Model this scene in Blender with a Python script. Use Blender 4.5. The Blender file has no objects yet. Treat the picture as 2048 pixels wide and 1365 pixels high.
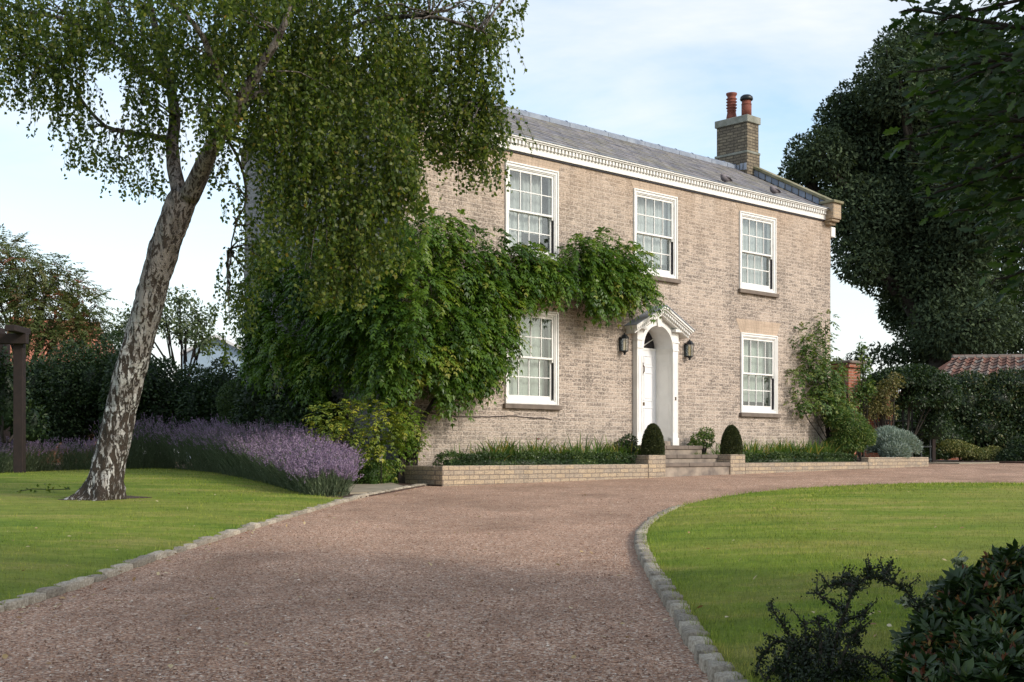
import bpy, math, random
import numpy as np
from mathutils import Vector, noise as mnoise

# ------------------------------------------------------------------ camera, sky, sun, exposure
scn = bpy.context.scene
col = scn.collection
R = math.radians
F, CX, HY, CAMZ = 2560.0, 1024.0, 908.0, 0.95
cam = bpy.data.cameras.new("camera"); cam_o = bpy.data.objects.new("camera", cam); col.objects.link(cam_o)
cam.lens = 45.0; cam.sensor_width = 36.0; cam.sensor_fit = 'HORIZONTAL'
cam.shift_y = (HY - 682.5) / 2048.0
cam.clip_start = 0.05; cam.clip_end = 3000
cam_o.location = (0, 0, CAMZ); cam_o.rotation_euler = (R(90), 0, 0)
scn.camera = cam_o

SUN_AZ, SUN_EL = math.atan2(0.86, -0.51), R(31)
S = Vector((math.sin(SUN_AZ) * math.cos(SUN_EL), math.cos(SUN_AZ) * math.cos(SUN_EL), math.sin(SUN_EL)))
sun = bpy.data.lights.new("sun", 'SUN'); sun.energy = 2.5; sun.angle = R(9.0); sun.color = (1.0, 0.93, 0.84)
sun_o = bpy.data.objects.new("sun", sun); col.objects.link(sun_o)
sun_o.rotation_euler = S.to_track_quat('Z', 'Y').to_euler(); sun_o.location = (20, -15, 25)

w = bpy.data.worlds.new("World"); scn.world = w; w.use_nodes = True
wn = w.node_tree; wn.nodes.clear()
def N(nt, typ, **kw):
    n = nt.nodes.new(typ)
    for k, v in kw.items():
        if k.startswith('i_'): n.inputs[k[2:].replace('_', ' ')].default_value = v
        else: setattr(n, k, v)
    return n
wo = N(wn, 'ShaderNodeOutputWorld'); bg = N(wn, 'ShaderNodeBackground'); bg.inputs['Strength'].default_value = 0.15
sky = N(wn, 'ShaderNodeTexSky', sky_type='NISHITA', sun_disc=False, sun_elevation=SUN_EL, sun_rotation=SUN_AZ, air_density=1.0, dust_density=1.5, ozone_density=1.0)
tc = N(wn, 'ShaderNodeTexCoord'); sep = N(wn, 'ShaderNodeSeparateXYZ')
wn.links.new(tc.outputs['Generated'], sep.inputs[0])
def wmath(op, a, b=None, clamp=False):
    m = N(wn, 'ShaderNodeMath', operation=op, use_clamp=clamp)
    for i, v in enumerate((a, b)):
        if v is None: continue
        if isinstance(v, (int, float)): m.inputs[i].default_value = v
        else: wn.links.new(v, m.inputs[i])
    return m.outputs[0]
zz = wmath('ADD', wmath('MAXIMUM', sep.outputs['Z'], 0.0), 0.22)
cmb = N(wn, 'ShaderNodeCombineXYZ')
wn.links.new(wmath('DIVIDE', sep.outputs['X'], zz), cmb.inputs[0]); wn.links.new(wmath('DIVIDE', sep.outputs['Y'], zz), cmb.inputs[1])
mp = N(wn, 'ShaderNodeMapping'); mp.inputs['Scale'].default_value = (0.9, 1.5, 1); mp.inputs['Location'].default_value = (3.4, 1.2, 0); mp.inputs['Rotation'].default_value = (0, 0, 0.5)
wn.links.new(cmb.outputs[0], mp.inputs[0])
nz = N(wn, 'ShaderNodeTexNoise'); nz.inputs['Scale'].default_value = 1.3; nz.inputs['Detail'].default_value = 7; nz.inputs['Roughness'].default_value = 0.55; nz.inputs['Distortion'].default_value = 0.6
wn.links.new(mp.outputs[0], nz.inputs['Vector'])
rp = N(wn, 'ShaderNodeValToRGB'); rp.color_ramp.elements[0].position = 0.38; rp.color_ramp.elements[1].position = 0.68
wn.links.new(nz.outputs['Fac'], rp.inputs[0])
hz = N(wn, 'ShaderNodeMapRange'); hz.inputs['From Min'].default_value = 0.02; hz.inputs['From Max'].default_value = 0.26; hz.inputs['To Min'].default_value = 0.9; hz.inputs['To Max'].default_value = 0.0
wn.links.new(sep.outputs['Z'], hz.inputs['Value'])
cl = wmath('MAXIMUM', wmath('MULTIPLY', rp.outputs[0], 0.85), hz.outputs[0], True)
mx = N(wn, 'ShaderNodeMixRGB'); mx.inputs[2].default_value = (6.9, 7.05, 7.2, 1)
tint = N(wn, 'ShaderNodeMixRGB', blend_type='MULTIPLY'); tint.inputs[0].default_value = 1; tint.inputs[2].default_value = (2.0, 1.95, 1.80, 1)
wn.links.new(sky.outputs[0], tint.inputs[1])
wn.links.new(cl, mx.inputs[0]); wn.links.new(tint.outputs[0], mx.inputs[1])
wn.links.new(mx.outputs[0], bg.inputs['Color']); wn.links.new(bg.outputs[0], wo.inputs[0])

vs = scn.view_settings
vs.view_transform = 'Standard'; vs.look = 'None'; vs.exposure = 0.0; vs.gamma = 1.0; vs.use_curve_mapping = False
cy = scn.cycles
cy.max_bounces = 7; cy.diffuse_bounces = 3; cy.glossy_bounces = 3; cy.transmission_bounces = 4; cy.transparent_max_bounces = 12
cy.use_denoising = True; cy.denoising_input_passes = 'RGB_ALBEDO_NORMAL'; cy.denoising_prefilter = 'ACCURATE'; cy.use_adaptive_sampling = False; cy.use_light_tree = False; cy.sampling_pattern = 'BLUE_NOISE'; cy.light_sampling_threshold = 0.0; cy.sample_clamp_indirect = 6.0; cy.caustics_reflective = False; cy.caustics_refractive = False

# ------------------------------------------------------------------ places
FLAT = 34.0
def gz(Y): return 0.0205 * np.minimum(Y, FLAT) if isinstance(Y, np.ndarray) else 0.0205 * min(Y, FLAT)
def at(x, y, Y): return Vector(((x - CX) / F * Y, Y, CAMZ + (HY - y) / F * Y))
def on_ground(x, y):
    Y = 2432.0 / (y - 855.5)
    if Y > FLAT or Y < 0: Y = F * (CAMZ - gz(FLAT)) / (y - HY)
    return Vector(((x - CX) / F * Y, Y, gz(Y)))
HO = Vector((-1.848, 21.61, 0.45)); HD = Vector((0.7277, 0.6859, 0)); HN = Vector((-0.6859, 0.7277, 0)); HA = math.atan2(0.6859, 0.7277)
def hw(s, t, z): return HO + HD * s + HN * t + Vector((0, 0, z - 0.45))     # house coordinates: along, into, world height
def wall_pt(x, y, t=0.0):
    """point on the front wall (offset t) at photo position"""
    u = (x - CX) / F; o = HO + HN * t
    s = (u * o.y - o.x) / (HD.x - HD.y * u); Y = o.y + HD.y * s
    return s, CAMZ + (HY - y) / F * Y
def side_pt(x, y, s=0.0):
    u = (x - CX) / F; o = HO + HD * s
    t = (u * o.y - o.x) / (HN.x - HN.y * u); Y = o.y + HN.y * t
    return t, CAMZ + (HY - y) / F * Y

# ------------------------------------------------------------------ object helpers
def tag(o, label=None, cat=None, group=None, kind=None):
    if label: o['label'] = label
    if cat: o['category'] = cat
    if group: o['group'] = group
    if kind: o['kind'] = kind
    return o
def empty(name, loc=(0, 0, 0), rz=0.0):
    o = bpy.data.objects.new(name, None); col.objects.link(o); o.location = loc; o.rotation_euler = (0, 0, rz); o.empty_display_size = 0.3
    return o
def link_mesh(name, me, mat, parent=None):
    if mat: me.materials.append(mat)
    o = bpy.data.objects.new(name, me); col.objects.link(o)
    if parent: o.parent = parent
    return o
def copy_tree(o, parent=None):
    c = o.copy(); col.objects.link(c)
    if parent: c.parent = parent
    for ch in [x for x in scn.objects if x.parent == o]: copy_tree(ch, c)
    return c

class MB:
    def __init__(s): s.v = []; s.f = []
    def add(s, vs, fs):
        b = len(s.v); s.v += [tuple(p) for p in vs]; s.f += [tuple(b + i for i in f) for f in fs]; return s
    def box(s, x0, x1, y0, y1, z0, z1):
        return s.add([(x0, y0, z0), (x1, y0, z0), (x1, y1, z0), (x0, y1, z0), (x0, y0, z1), (x1, y0, z1), (x1, y1, z1), (x0, y1, z1)],
                     [(0, 3, 2, 1), (4, 5, 6, 7), (0, 1, 5, 4), (1, 2, 6, 5), (2, 3, 7, 6), (3, 0, 4, 7)])
    def quad(s, *p): return s.add(p, [tuple(range(len(p)))])
    def prism(s, poly, a0, a1, axis='y'):
        """poly in the two other axes, extruded along axis"""
        n = len(poly)
        def mk(p, a): return {'y': (p[0], a, p[1]), 'x': (a, p[0], p[1]), 'z': (p[0], p[1], a)}[axis]
        return s.add([mk(p, a0) for p in poly] + [mk(p, a1) for p in poly],
                     [tuple(range(n)), tuple(range(2 * n - 1, n - 1, -1))] + [(i, i + n, (i + 1) % n + n, (i + 1) % n) for i in range(n)])
    def tube(s, pts, rad, n=8, cap=True, ell=1.0):
        pts = [Vector(p) for p in pts]
        if not hasattr(rad, '__len__'): rad = [rad] * len(pts)
        if len(rad) != len(pts): rad = list(np.interp(np.linspace(0, 1, len(pts)), np.linspace(0, 1, len(rad)), rad))
        b = len(s.v); prev = None
        for i, p in enumerate(pts):
            d = (pts[min(i + 1, len(pts) - 1)] - pts[max(i - 1, 0)]).normalized()
            if prev is None:
                a = Vector((1, 0, 0)) if abs(d.x) < 0.8 else Vector((0, 1, 0)); e = (a - d * a.dot(d)).normalized()
            else: e = (prev - d * prev.dot(d)).normalized()
            prev = e; g = d.cross(e)
            for k in range(n):
                an = 2 * math.pi * k / n
                s.v.append(tuple(p + (e * math.cos(an) + g * math.sin(an) * ell) * rad[i]))
        for i in range(len(pts) - 1):
            for k in range(n):
                q = (k + 1) % n
                s.f.append((b + i * n + k, b + i * n + q, b + (i + 1) * n + q, b + (i + 1) * n + k))
        if cap:
            s.f.append(tuple(b + k for k in range(n - 1, -1, -1))); s.f.append(tuple(b + (len(pts) - 1) * n + k for k in range(n)))
        return s
    def lathe(s, prof, c=(0, 0, 0), n=16):
        b = len(s.v)
        for r, z in prof:
            for k in range(n):
                a = 2 * math.pi * k / n; s.v.append((c[0] + r * math.cos(a), c[1] + r * math.sin(a), c[2] + z))
        for i in range(len(prof) - 1):
            for k in range(n):
                q = (k + 1) % n; s.f.append((b + i * n + k, b + i * n + q, b + (i + 1) * n + q, b + (i + 1) * n + k))
        s.f.append(tuple(b + k for k in range(n - 1, -1, -1))); s.f.append(tuple(b + (len(prof) - 1) * n + k for k in range(n)))
        return s
    def lump(s, c, r, seed=0, amp=0.18, nu=14, nv=9, freq=1.6):
        b = len(s.v); c = Vector(c)
        for j in range(nv + 1):
            th = math.pi * j / nv
            for i in range(nu):
                ph = 2 * math.pi * i / nu; d = Vector((math.sin(th) * math.cos(ph), math.sin(th) * math.sin(ph), math.cos(th)))
                k = 1 + amp * mnoise.noise(d * freq + Vector((seed * 3.7, seed, 0)))
                s.v.append((c.x + d.x * r[0] * k, c.y + d.y * r[1] * k, c.z + d.z * r[2] * k))
        for j in range(nv):
            for i in range(nu):
                q = (i + 1) % nu; s.f.append((b + j * nu + i, b + (j + 1) * nu + i, b + (j + 1) * nu + q, b + j * nu + q))
        return s
    def build(s, name, mat, parent=None, bevel=0.0, smooth=False, seg=1):
        me = bpy.data.meshes.new(name); me.from_pydata(s.v, [], s.f); me.update()
        nl = len(me.loops); nv = len(me.vertices)
        co = np.empty(nv * 3, np.float32); me.vertices.foreach_get('co', co); co = co.reshape(-1, 3)
        vi = np.empty(nl, np.int32); me.loops.foreach_get('vertex_index', vi)
        pn = np.empty(len(me.polygons) * 3, np.float32); me.polygons.foreach_get('normal', pn); pn = np.abs(pn.reshape(-1, 3))
        lt = np.empty(len(me.polygons), np.int32); me.polygons.foreach_get('loop_total', lt)
        ax = np.repeat(np.argmax(pn, 1), lt); c = co[vi]
        uv = np.where((ax == 0)[:, None], c[:, [1, 2]], np.where((ax == 1)[:, None], c[:, [0, 2]], c[:, [0, 1]]))
        me.uv_layers.new(name='UVMap').data.foreach_set('uv', uv.astype(np.float32).ravel())
        if smooth: me.polygons.foreach_set('use_smooth', np.ones(len(me.polygons), bool))
        o = link_mesh(name, me, mat, parent)
        if bevel:
            m = o.modifiers.new('bevel', 'BEVEL'); m.width = bevel; m.segments = seg; m.limit_method = 'ANGLE'; m.angle_limit = R(40)
        return o

# ------------------------------------------------------------------ leaves
rng = np.random.default_rng(11)
def unit(v): return v / np.maximum(np.linalg.norm(v, axis=-1, keepdims=True), 1e-9)
def rdir(n): return unit(rng.normal(size=(n, 3)))
SHAPES = {
 'kite': ([(0, 0, 0), (.42, .5, .14), (1, 0, -.04), (.42, -.5, .14)], [(0, 3, 2), (0, 2, 1)]),
 'oval': ([(0, 0, 0), (.22, .36, .1), (.62, .46, .1), (1, 0, -.1), (.62, -.46, .1), (.22, -.36, .1), (.45, 0, -.02)], [(0, 5, 4, 6), (6, 4, 3), (0, 6, 2, 1), (6, 3, 2)]),
 'lobed': ([(0, 0, 0), (.14, .07, 0), (.26, .32, .05), (.4, .2, .02), (.54, .46, .08), (.66, .26, .02), (.8, .36, .02), (.88, .15, -.04), (1, 0, -.1),
            (.88, -.15, -.04), (.8, -.36, .02), (.66, -.26, .02), (.54, -.46, .08), (.4, -.2, .02), (.26, -.32, .05), (.14, -.07, 0)],
           [(0, 1, 3), (1, 2, 3), (0, 3, 5, 8), (3, 4, 5), (5, 6, 7), (5, 7, 8), (0, 13, 15), (15, 13, 14), (0, 8, 11, 13), (13, 11, 12), (11, 9, 10), (11, 8, 9)]),
 'blade': ([(0, .5, 0), (0, -.5, 0), (.55, -.36, 0), (.55, .36, 0), (1, 0, 0)], [(0, 1, 2, 3), (3, 2, 4)]),
}
class LF:
    def __init__(s): s.a = []
    def add(s, C, D, Nn, L, W, rnd=None):
        n = len(C)
        if n == 0: return s
        L = np.broadcast_to(np.asarray(L, float), (n,)); W = np.broadcast_to(np.asarray(W, float), (n,))
        if rnd is None: rnd = rng.random(n)
        s.a.append((np.asarray(C, float), np.asarray(D, float), np.asarray(Nn, float), L, W, np.broadcast_to(rnd, (n,)))); return s
    def build(s, name, mat, parent=None, shape='kite', extra=None, smooth=False):
        C, D, Nn, L, W, r = [np.concatenate([a[i] for a in s.a]) for i in range(6)]
        D = unit(D); Sd = unit(np.cross(Nn, D)); Nn = np.cross(D, Sd)
        tv, tf = SHAPES[shape]; tv = np.array(tv); k = len(tv); n = len(C)
        V = (C[:, None] + tv[None, :, 0, None] * (L[:, None] * D)[:, None] + tv[None, :, 1, None] * (W[:, None] * Sd)[:, None] + tv[None, :, 2, None] * (W[:, None] * Nn)[:, None]).reshape(-1, 3)
        fl = np.concatenate([np.array(f) for f in tf]); lt = np.array([len(f) for f in tf])
        LI = (fl[None] + (np.arange(n) * k)[:, None]).ravel(); LT = np.tile(lt, n); rr = np.repeat(r, len(tf))
        if extra is not None:      # (verts, quads, rnd) e.g. twigs or inner twig mass in the same mesh
            ev, eq, er = extra; LI = np.concatenate([LI, (eq + len(V)).ravel()]); LT = np.concatenate([LT, np.full(len(eq), eq.shape[1])]); V = np.concatenate([V, ev]); rr = np.concatenate([rr, np.full(len(eq), er)])
        me = bpy.data.meshes.new(name)
        me.vertices.add(len(V)); me.vertices.foreach_set('co', V.astype(np.float32).ravel())
        me.loops.add(len(LI)); me.loops.foreach_set('vertex_index', LI.astype(np.int32))
        me.polygons.add(len(LT)); me.polygons.foreach_set('loop_start', np.concatenate([[0], np.cumsum(LT)[:-1]]).astype(np.int32))
        try: me.polygons.foreach_set('loop_total', LT.astype(np.int32))
        except Exception: pass
        at_ = me.attributes.new('rnd', 'FLOAT', 'FACE'); at_.data.foreach_set('value', rr.astype(np.float32))
        me.update(calc_edges=True)
        if smooth: me.polygons.foreach_set('use_smooth', np.ones(len(LT), bool))
        return link_mesh(name, me, mat, parent)
def tubes_np(P, r, n=3):
    """P (m,k,3), r (m,k): many thin stems at once -> verts, quads"""
    m, k, _ = P.shape
    d = unit(np.gradient(P, axis=1)); ref = np.where(np.abs(d[..., 2:3]) > .9, np.array([1., 0, 0]), np.array([0, 0, 1.]))
    e = unit(np.cross(d, ref)); g = np.cross(d, e); an = 2 * np.pi * np.arange(n) / n
    V = P[:, :, None] + r[:, :, None, None] * (e[:, :, None] * np.cos(an)[None, None, :, None] + g[:, :, None] * np.sin(an)[None, None, :, None])
    i = np.arange(m)[:, None, None] * k * n; j = np.arange(k - 1)[None, :, None] * n; q = np.arange(n)[None, None, :]; q2 = (q + 1) % n
    Q = np.stack([i + j + q, i + j + q2, i + j + n + q2, i + j + n + q], -1).reshape(-1, 4)
    return V.reshape(-1, 3), Q
def lumps_np(lumps):
    mb = MB()
    for (c, r, sd) in lumps: mb.lump(c, r, sd)
    return np.array(mb.v), np.array(mb.f)
def shell(n, c, r, thick=0.35, zmin=-1.0):
    d = rdir(n * 2); d = d[d[:, 2] > zmin][:n]; k = 1 - thick * rng.random(len(d)) ** 1.6
    p = np.asarray(c) + d * np.asarray(r) * k[:, None]; return p, unit(d / np.asarray(r))
def blob(lf, n, c, r, L, W, out=.7, droop=.3, thick=.35, zmin=-1.0, jit=.55, rb=None):
    p, o = shell(n, c, r, thick, zmin); m = len(p)
    D = unit(o * out + rng.normal(size=(m, 3)) * jit + np.array([0, 0, -droop])); Nn = unit(o * .6 + np.array([0, 0, .6]) + rng.normal(size=(m, 3)) * .45)
    lf.add(p, D, Nn, L * rng.uniform(.7, 1.2, m), W * rng.uniform(.75, 1.2, m), None if rb is None else np.clip(rb + rng.normal(size=m) * .22, 0, 1)); return lf
def fronds(lf, B, D, length, pairs, L, W, droop=.45, rb=None):
    m = len(B); t = (np.arange(pairs) + 1.0) / pairs; length = np.broadcast_to(length, (m,))
    D = unit(D); down = np.array([0, 0, -1.])
    P = B[:, None] + D[:, None] * (length[:, None] * t)[..., None] + down * (droop * length[:, None] * t ** 2)[..., None]
    T = unit(D[:, None] + down * (2 * droop * t)[None, :, None]); T = np.broadcast_to(T, P.shape)
    side = unit(np.cross(T, np.broadcast_to(np.array([0, 0, 1.]), T.shape))); up = np.cross(side, T)
    r0 = rng.random(m) if rb is None else np.clip(rb + rng.normal(size=m) * .22, 0, 1)
    rr = np.repeat(r0[:, None], pairs, 1)
    for sg in (1, -1):
        DD = unit(side * sg * .8 + T * .55 + down * .28 + rng.normal(size=P.shape) * .16)
        NN = unit(up + side * sg * .25 + rng.normal(size=P.shape) * .2)
        sc = rng.uniform(.8, 1.15, P.shape[:2]) * (1 - .35 * np.abs(t - .5))[None]
        lf.add(P.reshape(-1, 3), DD.reshape(-1, 3), NN.reshape(-1, 3), (L * sc).ravel(), (W * sc).ravel(), rr.ravel())
    lf.add(P[:, -1], T[:, -1], up[:, -1], L * 1.1, W * 1.1, r0); return lf

# ------------------------------------------------------------------ materials
def new_mat(name):
    m = bpy.data.materials.new(name); m.use_nodes = True; nt = m.node_tree; b = nt.nodes['Principled BSDF']; return m, nt, b
def lk(nt, a, b): nt.links.new(a, b)
def ncoord(nt, kind='Object', scale=(1, 1, 1), loc=(0, 0, 0)):
    t = N(nt, 'ShaderNodeTexCoord'); m = N(nt, 'ShaderNodeMapping'); m.inputs['Scale'].default_value = scale; m.inputs['Location'].default_value = loc
    lk(nt, t.outputs[kind], m.inputs[0]); return m.outputs[0]
def nnoise(nt, co, scale, detail=4, rough=.55, dist=0.0):
    n = N(nt, 'ShaderNodeTexNoise'); n.inputs['Scale'].default_value = scale; n.inputs['Detail'].default_value = detail; n.inputs['Roughness'].default_value = rough; n.inputs['Distortion'].default_value = dist
    lk(nt, co, n.inputs['Vector']); return n.outputs['Fac']
def nramp(nt, fac, stops, interp='LINEAR'):
    r = N(nt, 'ShaderNodeValToRGB'); r.color_ramp.interpolation = interp; e = r.color_ramp.elements
    for i, (p, c) in enumerate(stops):
        x = e[i] if i < 2 else e.new(p); x.position = p; x.color = (*c, 1) if hasattr(c, '__len__') else (c, c, c, 1)
    lk(nt, fac, r.inputs[0]); return r.outputs[0]
def nmix(nt, fac, a, b, mode='MIX'):
    m = N(nt, 'ShaderNodeMixRGB', blend_type=mode)
    for i, v in enumerate((fac, a, b)):
        if isinstance(v, (int, float)): m.inputs[i].default_value = v if i == 0 else (v, v, v, 1)
        elif isinstance(v, tuple): m.inputs[i].default_value = (*v, 1)
        else: lk(nt, v, m.inputs[i])
    return m.outputs[0]
def nbump(nt, b, h, strength=.4, dist=.01):
    n = N(nt, 'ShaderNodeBump'); n.inputs['Strength'].default_value = strength; n.inputs['Distance'].default_value = dist
    lk(nt, h, n.inputs['Height']); lk(nt, n.outputs[0], b.inputs['Normal'])
def leaf_mat(name, stops, rough=.5, trans=.3, spec=.35, tint=(1.25, 1.35, .6)):
    m, nt, b = new_mat(name)
    a = N(nt, 'ShaderNodeAttribute'); a.attribute_name = 'rnd'
    c = nramp(nt, a.outputs['Fac'], stops); lk(nt, c, b.inputs['Base Color'])
    b.inputs['Roughness'].default_value = rough; b.inputs['Specular IOR Level'].default_value = spec
    if trans:
        t = N(nt, 'ShaderNodeBsdfTranslucent'); lk(nt, nmix(nt, 1.0, c, tint, 'MULTIPLY'), t.inputs['Color'])
        x = N(nt, 'ShaderNodeMixShader'); x.inputs[0].default_value = trans; lk(nt, b.outputs[0], x.inputs[1]); lk(nt, t.outputs[0], x.inputs[2])
        lk(nt, x.outputs[0], nt.nodes['Material Output'].inputs[0])
    return m
def plain(name, c, rough=.6, metal=0.0, var=.12, scale=8.0, bump=.15, spec=.4, c2=None):
    m, nt, b = new_mat(name); co = ncoord(nt); f = nnoise(nt, co, scale, 6)
    d = c2 if c2 else tuple(x * (1 - 2.2 * var) for x in c)
    lk(nt, nramp(nt, f, [(.3, d), (.68, c)]), b.inputs['Base Color'])
    b.inputs['Roughness'].default_value = rough; b.inputs['Metallic'].default_value = metal; b.inputs['Specular IOR Level'].default_value = spec
    if bump: nbump(nt, b, nnoise(nt, co, scale * 6, 5), bump, .006)
    return m

def brick_mat(name, c1, c2, mortar, bw=.225, bh=.075, ms=.010, dark=(.12, .10, .085), darkamt=.5, speck=.45, warm=None, offset=.5):
    m, nt, b = new_mat(name)
    uv = ncoord(nt, 'UV')
    n0 = N(nt, 'ShaderNodeTexNoise'); n0.inputs['Scale'].default_value = 9; lk(nt, uv, n0.inputs['Vector'])   # wobble of the courses
    add = N(nt, 'ShaderNodeVectorMath', operation='MULTIPLY_ADD'); lk(nt, n0.outputs['Color'], add.inputs[0]); add.inputs[1].default_value = (.012, .012, 0); lk(nt, uv, add.inputs[2])
    v = add.outputs[0]
    br = N(nt, 'ShaderNodeTexBrick'); br.offset = offset; br.inputs['Scale'].default_value = 1; br.inputs['Brick Width'].default_value = bw; br.inputs['Row Height'].default_value = bh
    br.inputs['Mortar Size'].default_value = ms; br.inputs['Mortar Smooth'].default_value = .4; br.inputs['Color1'].default_value = (*c1, 1); br.inputs['Color2'].default_value = (*c2, 1); br.inputs['Mortar'].default_value = (*mortar, 1)
    lk(nt, v, br.inputs['Vector'])
    c = br.outputs['Color']
    # a random number for each brick decides which ones are weathered black
    b2 = N(nt, 'ShaderNodeTexBrick'); b2.offset = offset; b2.inputs['Scale'].default_value = 1; b2.inputs['Brick Width'].default_value = bw; b2.inputs['Row Height'].default_value = bh
    b2.inputs['Mortar Size'].default_value = ms; b2.inputs['Mortar Smooth'].default_value = .4; b2.inputs['Color1'].default_value = (0, 0, 0, 1); b2.inputs['Color2'].default_value = (1, 1, 1, 1); b2.inputs['Mortar'].default_value = (0.1, 0.1, 0.1, 1); b2.inputs['Bias'].default_value = -.1
    lk(nt, v, b2.inputs['Vector'])
    big = nnoise(nt, uv, .9, 5, .6)
    mid = nnoise(nt, ncoord(nt, 'UV', (1, 1.6, 1)), 21, 8, .8)
    fine = nnoise(nt, uv, 46, 4, .7)
    f1 = nmix(nt, .70, b2.outputs['Color'], big); f2 = nmix(nt, .80, f1, mid)
    c = nmix(nt, nmix(nt, 1.0, nramp(nt, f2, [(.47, 0.0), (.555, 1.0)]), darkamt, 'MULTIPLY'), c, dark)
    c = nmix(nt, nramp(nt, nnoise(nt, ncoord(nt, 'UV', (1, 1.6, 1), (3, 7, 0)), 19, 6, .75), [(.52, 0.0), (.64, .7)]), c, mortar)
    if warm:
        sp = N(nt, 'ShaderNodeSeparateXYZ'); lk(nt, uv, sp.inputs[0])
        mr = N(nt, 'ShaderNodeMapRange'); mr.inputs['From Min'].default_value = 4.4; mr.inputs['From Max'].default_value = 6.2; mr.inputs['To Max'].default_value = .6; lk(nt, sp.outputs['Y'], mr.inputs['Value'])
        c = nmix(nt, nmix(nt, 1.0, mr.outputs[0], nramp(nt, big, [(.35, .35), (.6, 1.0)]), 'MULTIPLY'), c, warm)
    c = nmix(nt, speck, c, nramp(nt, fine, [(.33, .25), (.5, .85), (.7, 1.25)]), 'MULTIPLY')
    c = nmix(nt, .5, c, nramp(nt, nnoise(nt, ncoord(nt, 'UV', (5, .45, 1)), 1.2, 6, .65), [(.32, .62), (.55, 1.0), (.75, 1.12)]), 'MULTIPLY')
    if warm:      # damp, greyed courses near the ground
        md = N(nt, 'ShaderNodeMapRange'); md.inputs['From Min'].default_value = .1; md.inputs['From Max'].default_value = 1.15; md.inputs['To Min'].default_value = .75; md.inputs['To Max'].default_value = 0; lk(nt, sp.outputs['Y'], md.inputs['Value'])
        c = nmix(nt, nmix(nt, 1.0, md.outputs[0], nramp(nt, mid, [(.4, 0.1), (.6, 1.0)]), 'MULTIPLY'), c, (.25, .22, .18))
    lk(nt, c, b.inputs['Base Color']); b.inputs['Roughness'].default_value = .9; b.inputs['Specular IOR Level'].default_value = .15
    h = nmix(nt, .5, nmix(nt, 1.0, 1.0, br.outputs['Fac'], 'SUBTRACT'), mid)
    nbump(nt, b, h, .7, .012); return m

M = {}
M['brick'] = brick_mat('weathered_gault_brick', (.58, .475, .39), (.47, .385, .318), (.65, .56, .48), warm=(.55, .405, .29), dark=(.13, .112, .10), darkamt=.92, speck=.6)
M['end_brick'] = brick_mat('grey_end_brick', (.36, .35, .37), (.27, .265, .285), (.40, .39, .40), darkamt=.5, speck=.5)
M['kneeler'] = brick_mat('kneeler_brick', (.52, .40, .27), (.42, .32, .22), (.42, .35, .27), darkamt=.3)
M['chimney_brick'] = brick_mat('chimney_brick', (.34, .285, .20), (.22, .185, .135), (.09, .077, .06), ms=.012, darkamt=.6, speck=.6)
M['planter_brick'] = brick_mat('planter_brick', (.53, .415, .28), (.44, .36, .28), (.24, .19, .15), ms=.009, bh=.078, dark=(.25, .23, .19), darkamt=.7, speck=.5)
M['red_brick'] = brick_mat('red_brick', (.42, .13, .07), (.33, .11, .065), (.36, .28, .22), darkamt=.35)
M['lintel'] = brick_mat('gauged_brick', (.55, .43, .33), (.51, .395, .30), (.47, .385, .30), bw=.32, bh=.062, ms=.003, darkamt=.15, speck=.25, offset=0.0)
M['stone'] = plain('sill_stone', (.21, .17, .14), .9, var=.2, scale=5, bump=.3)
M['step_stone'] = plain('step_stone', (.36, .30, .24), .9, var=.27, scale=4, bump=.4, c2=(.12, .10, .09))
M['coping'] = plain('lichen_stone', (.30, .27, .18), .95, scale=3.0, bump=.4, c2=(.14, .135, .07))
M['cap_stone'] = plain('chimney_cap_stone', (.32, .32, .28), .95, scale=5, bump=.4, c2=(.17, .175, .14))
M['lead'] = plain('lead_sheet', (.30, .34, .40), .55, scale=4.0, bump=.25, c2=(.17, .20, .26))
M['white'] = plain('white_gloss_paint', (.83, .82, .79), .4, var=.06, scale=4.0, bump=.03)
M['cream'] = plain('old_white_paint', (.84, .82, .77), .5, var=.05, scale=3.0, bump=.05)
M['door_paint'] = plain('door_white_paint', (.80, .81, .83), .3, var=.02, scale=2.0, bump=.02)
M['black'] = plain('black_iron', (.012, .014, .016), .4, var=.1, scale=20, bump=.1)
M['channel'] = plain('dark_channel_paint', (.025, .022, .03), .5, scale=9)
M['brass'] = plain('bronze_door_furniture', (.16, .11, .07), .45, metal=.8, scale=20, bump=.1)
M['terracotta'] = plain('terracotta_pot', (.25, .075, .048), .75, scale=7, bump=.2, c2=(.13, .04, .03))
M['room'] = plain('room_plaster', (.36, .36, .34), .9, scale=2, bump=0)
M['candle'] = plain('cream_candle_tube', (.75, .60, .32), .5, scale=10, bump=0)
M['kerb'] = plain('granite_sett', (.44, .40, .335), .9, scale=11, bump=.6, c2=(.19, .16, .125))
nt = M['kerb'].node_tree; b = nt.nodes['Principled BSDF']; cin = b.inputs['Base Color'].links[0].from_socket; oi = N(nt, 'ShaderNodeObjectInfo')
lk(nt, nmix(nt, 1.0, cin, nramp(nt, oi.outputs['Random'], [(0, (.72, .70, .66)), (.5, (1.0, .97, .92)), (1, (1.35, 1.32, 1.25))]), 'MULTIPLY'), b.inputs['Base Color'])
M['wood'] = plain('dark_pergola_wood', (.034, .022, .019), .85, scale=8, bump=.4, c2=(.02, .014, .013))
M['bark_dark'] = plain('dark_bark', (.05, .042, .034), .95, scale=9, bump=.6, c2=(.016, .013, .011))
M['flag'] = plain('flagstone', (.34, .29, .22), .9, scale=4, bump=.35, c2=(.20, .18, .13))
M['cable'] = plain('black_cable', (.07, .05, .05), .7, scale=10, bump=0)
m, nt, b = new_mat('window_glass')
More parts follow.
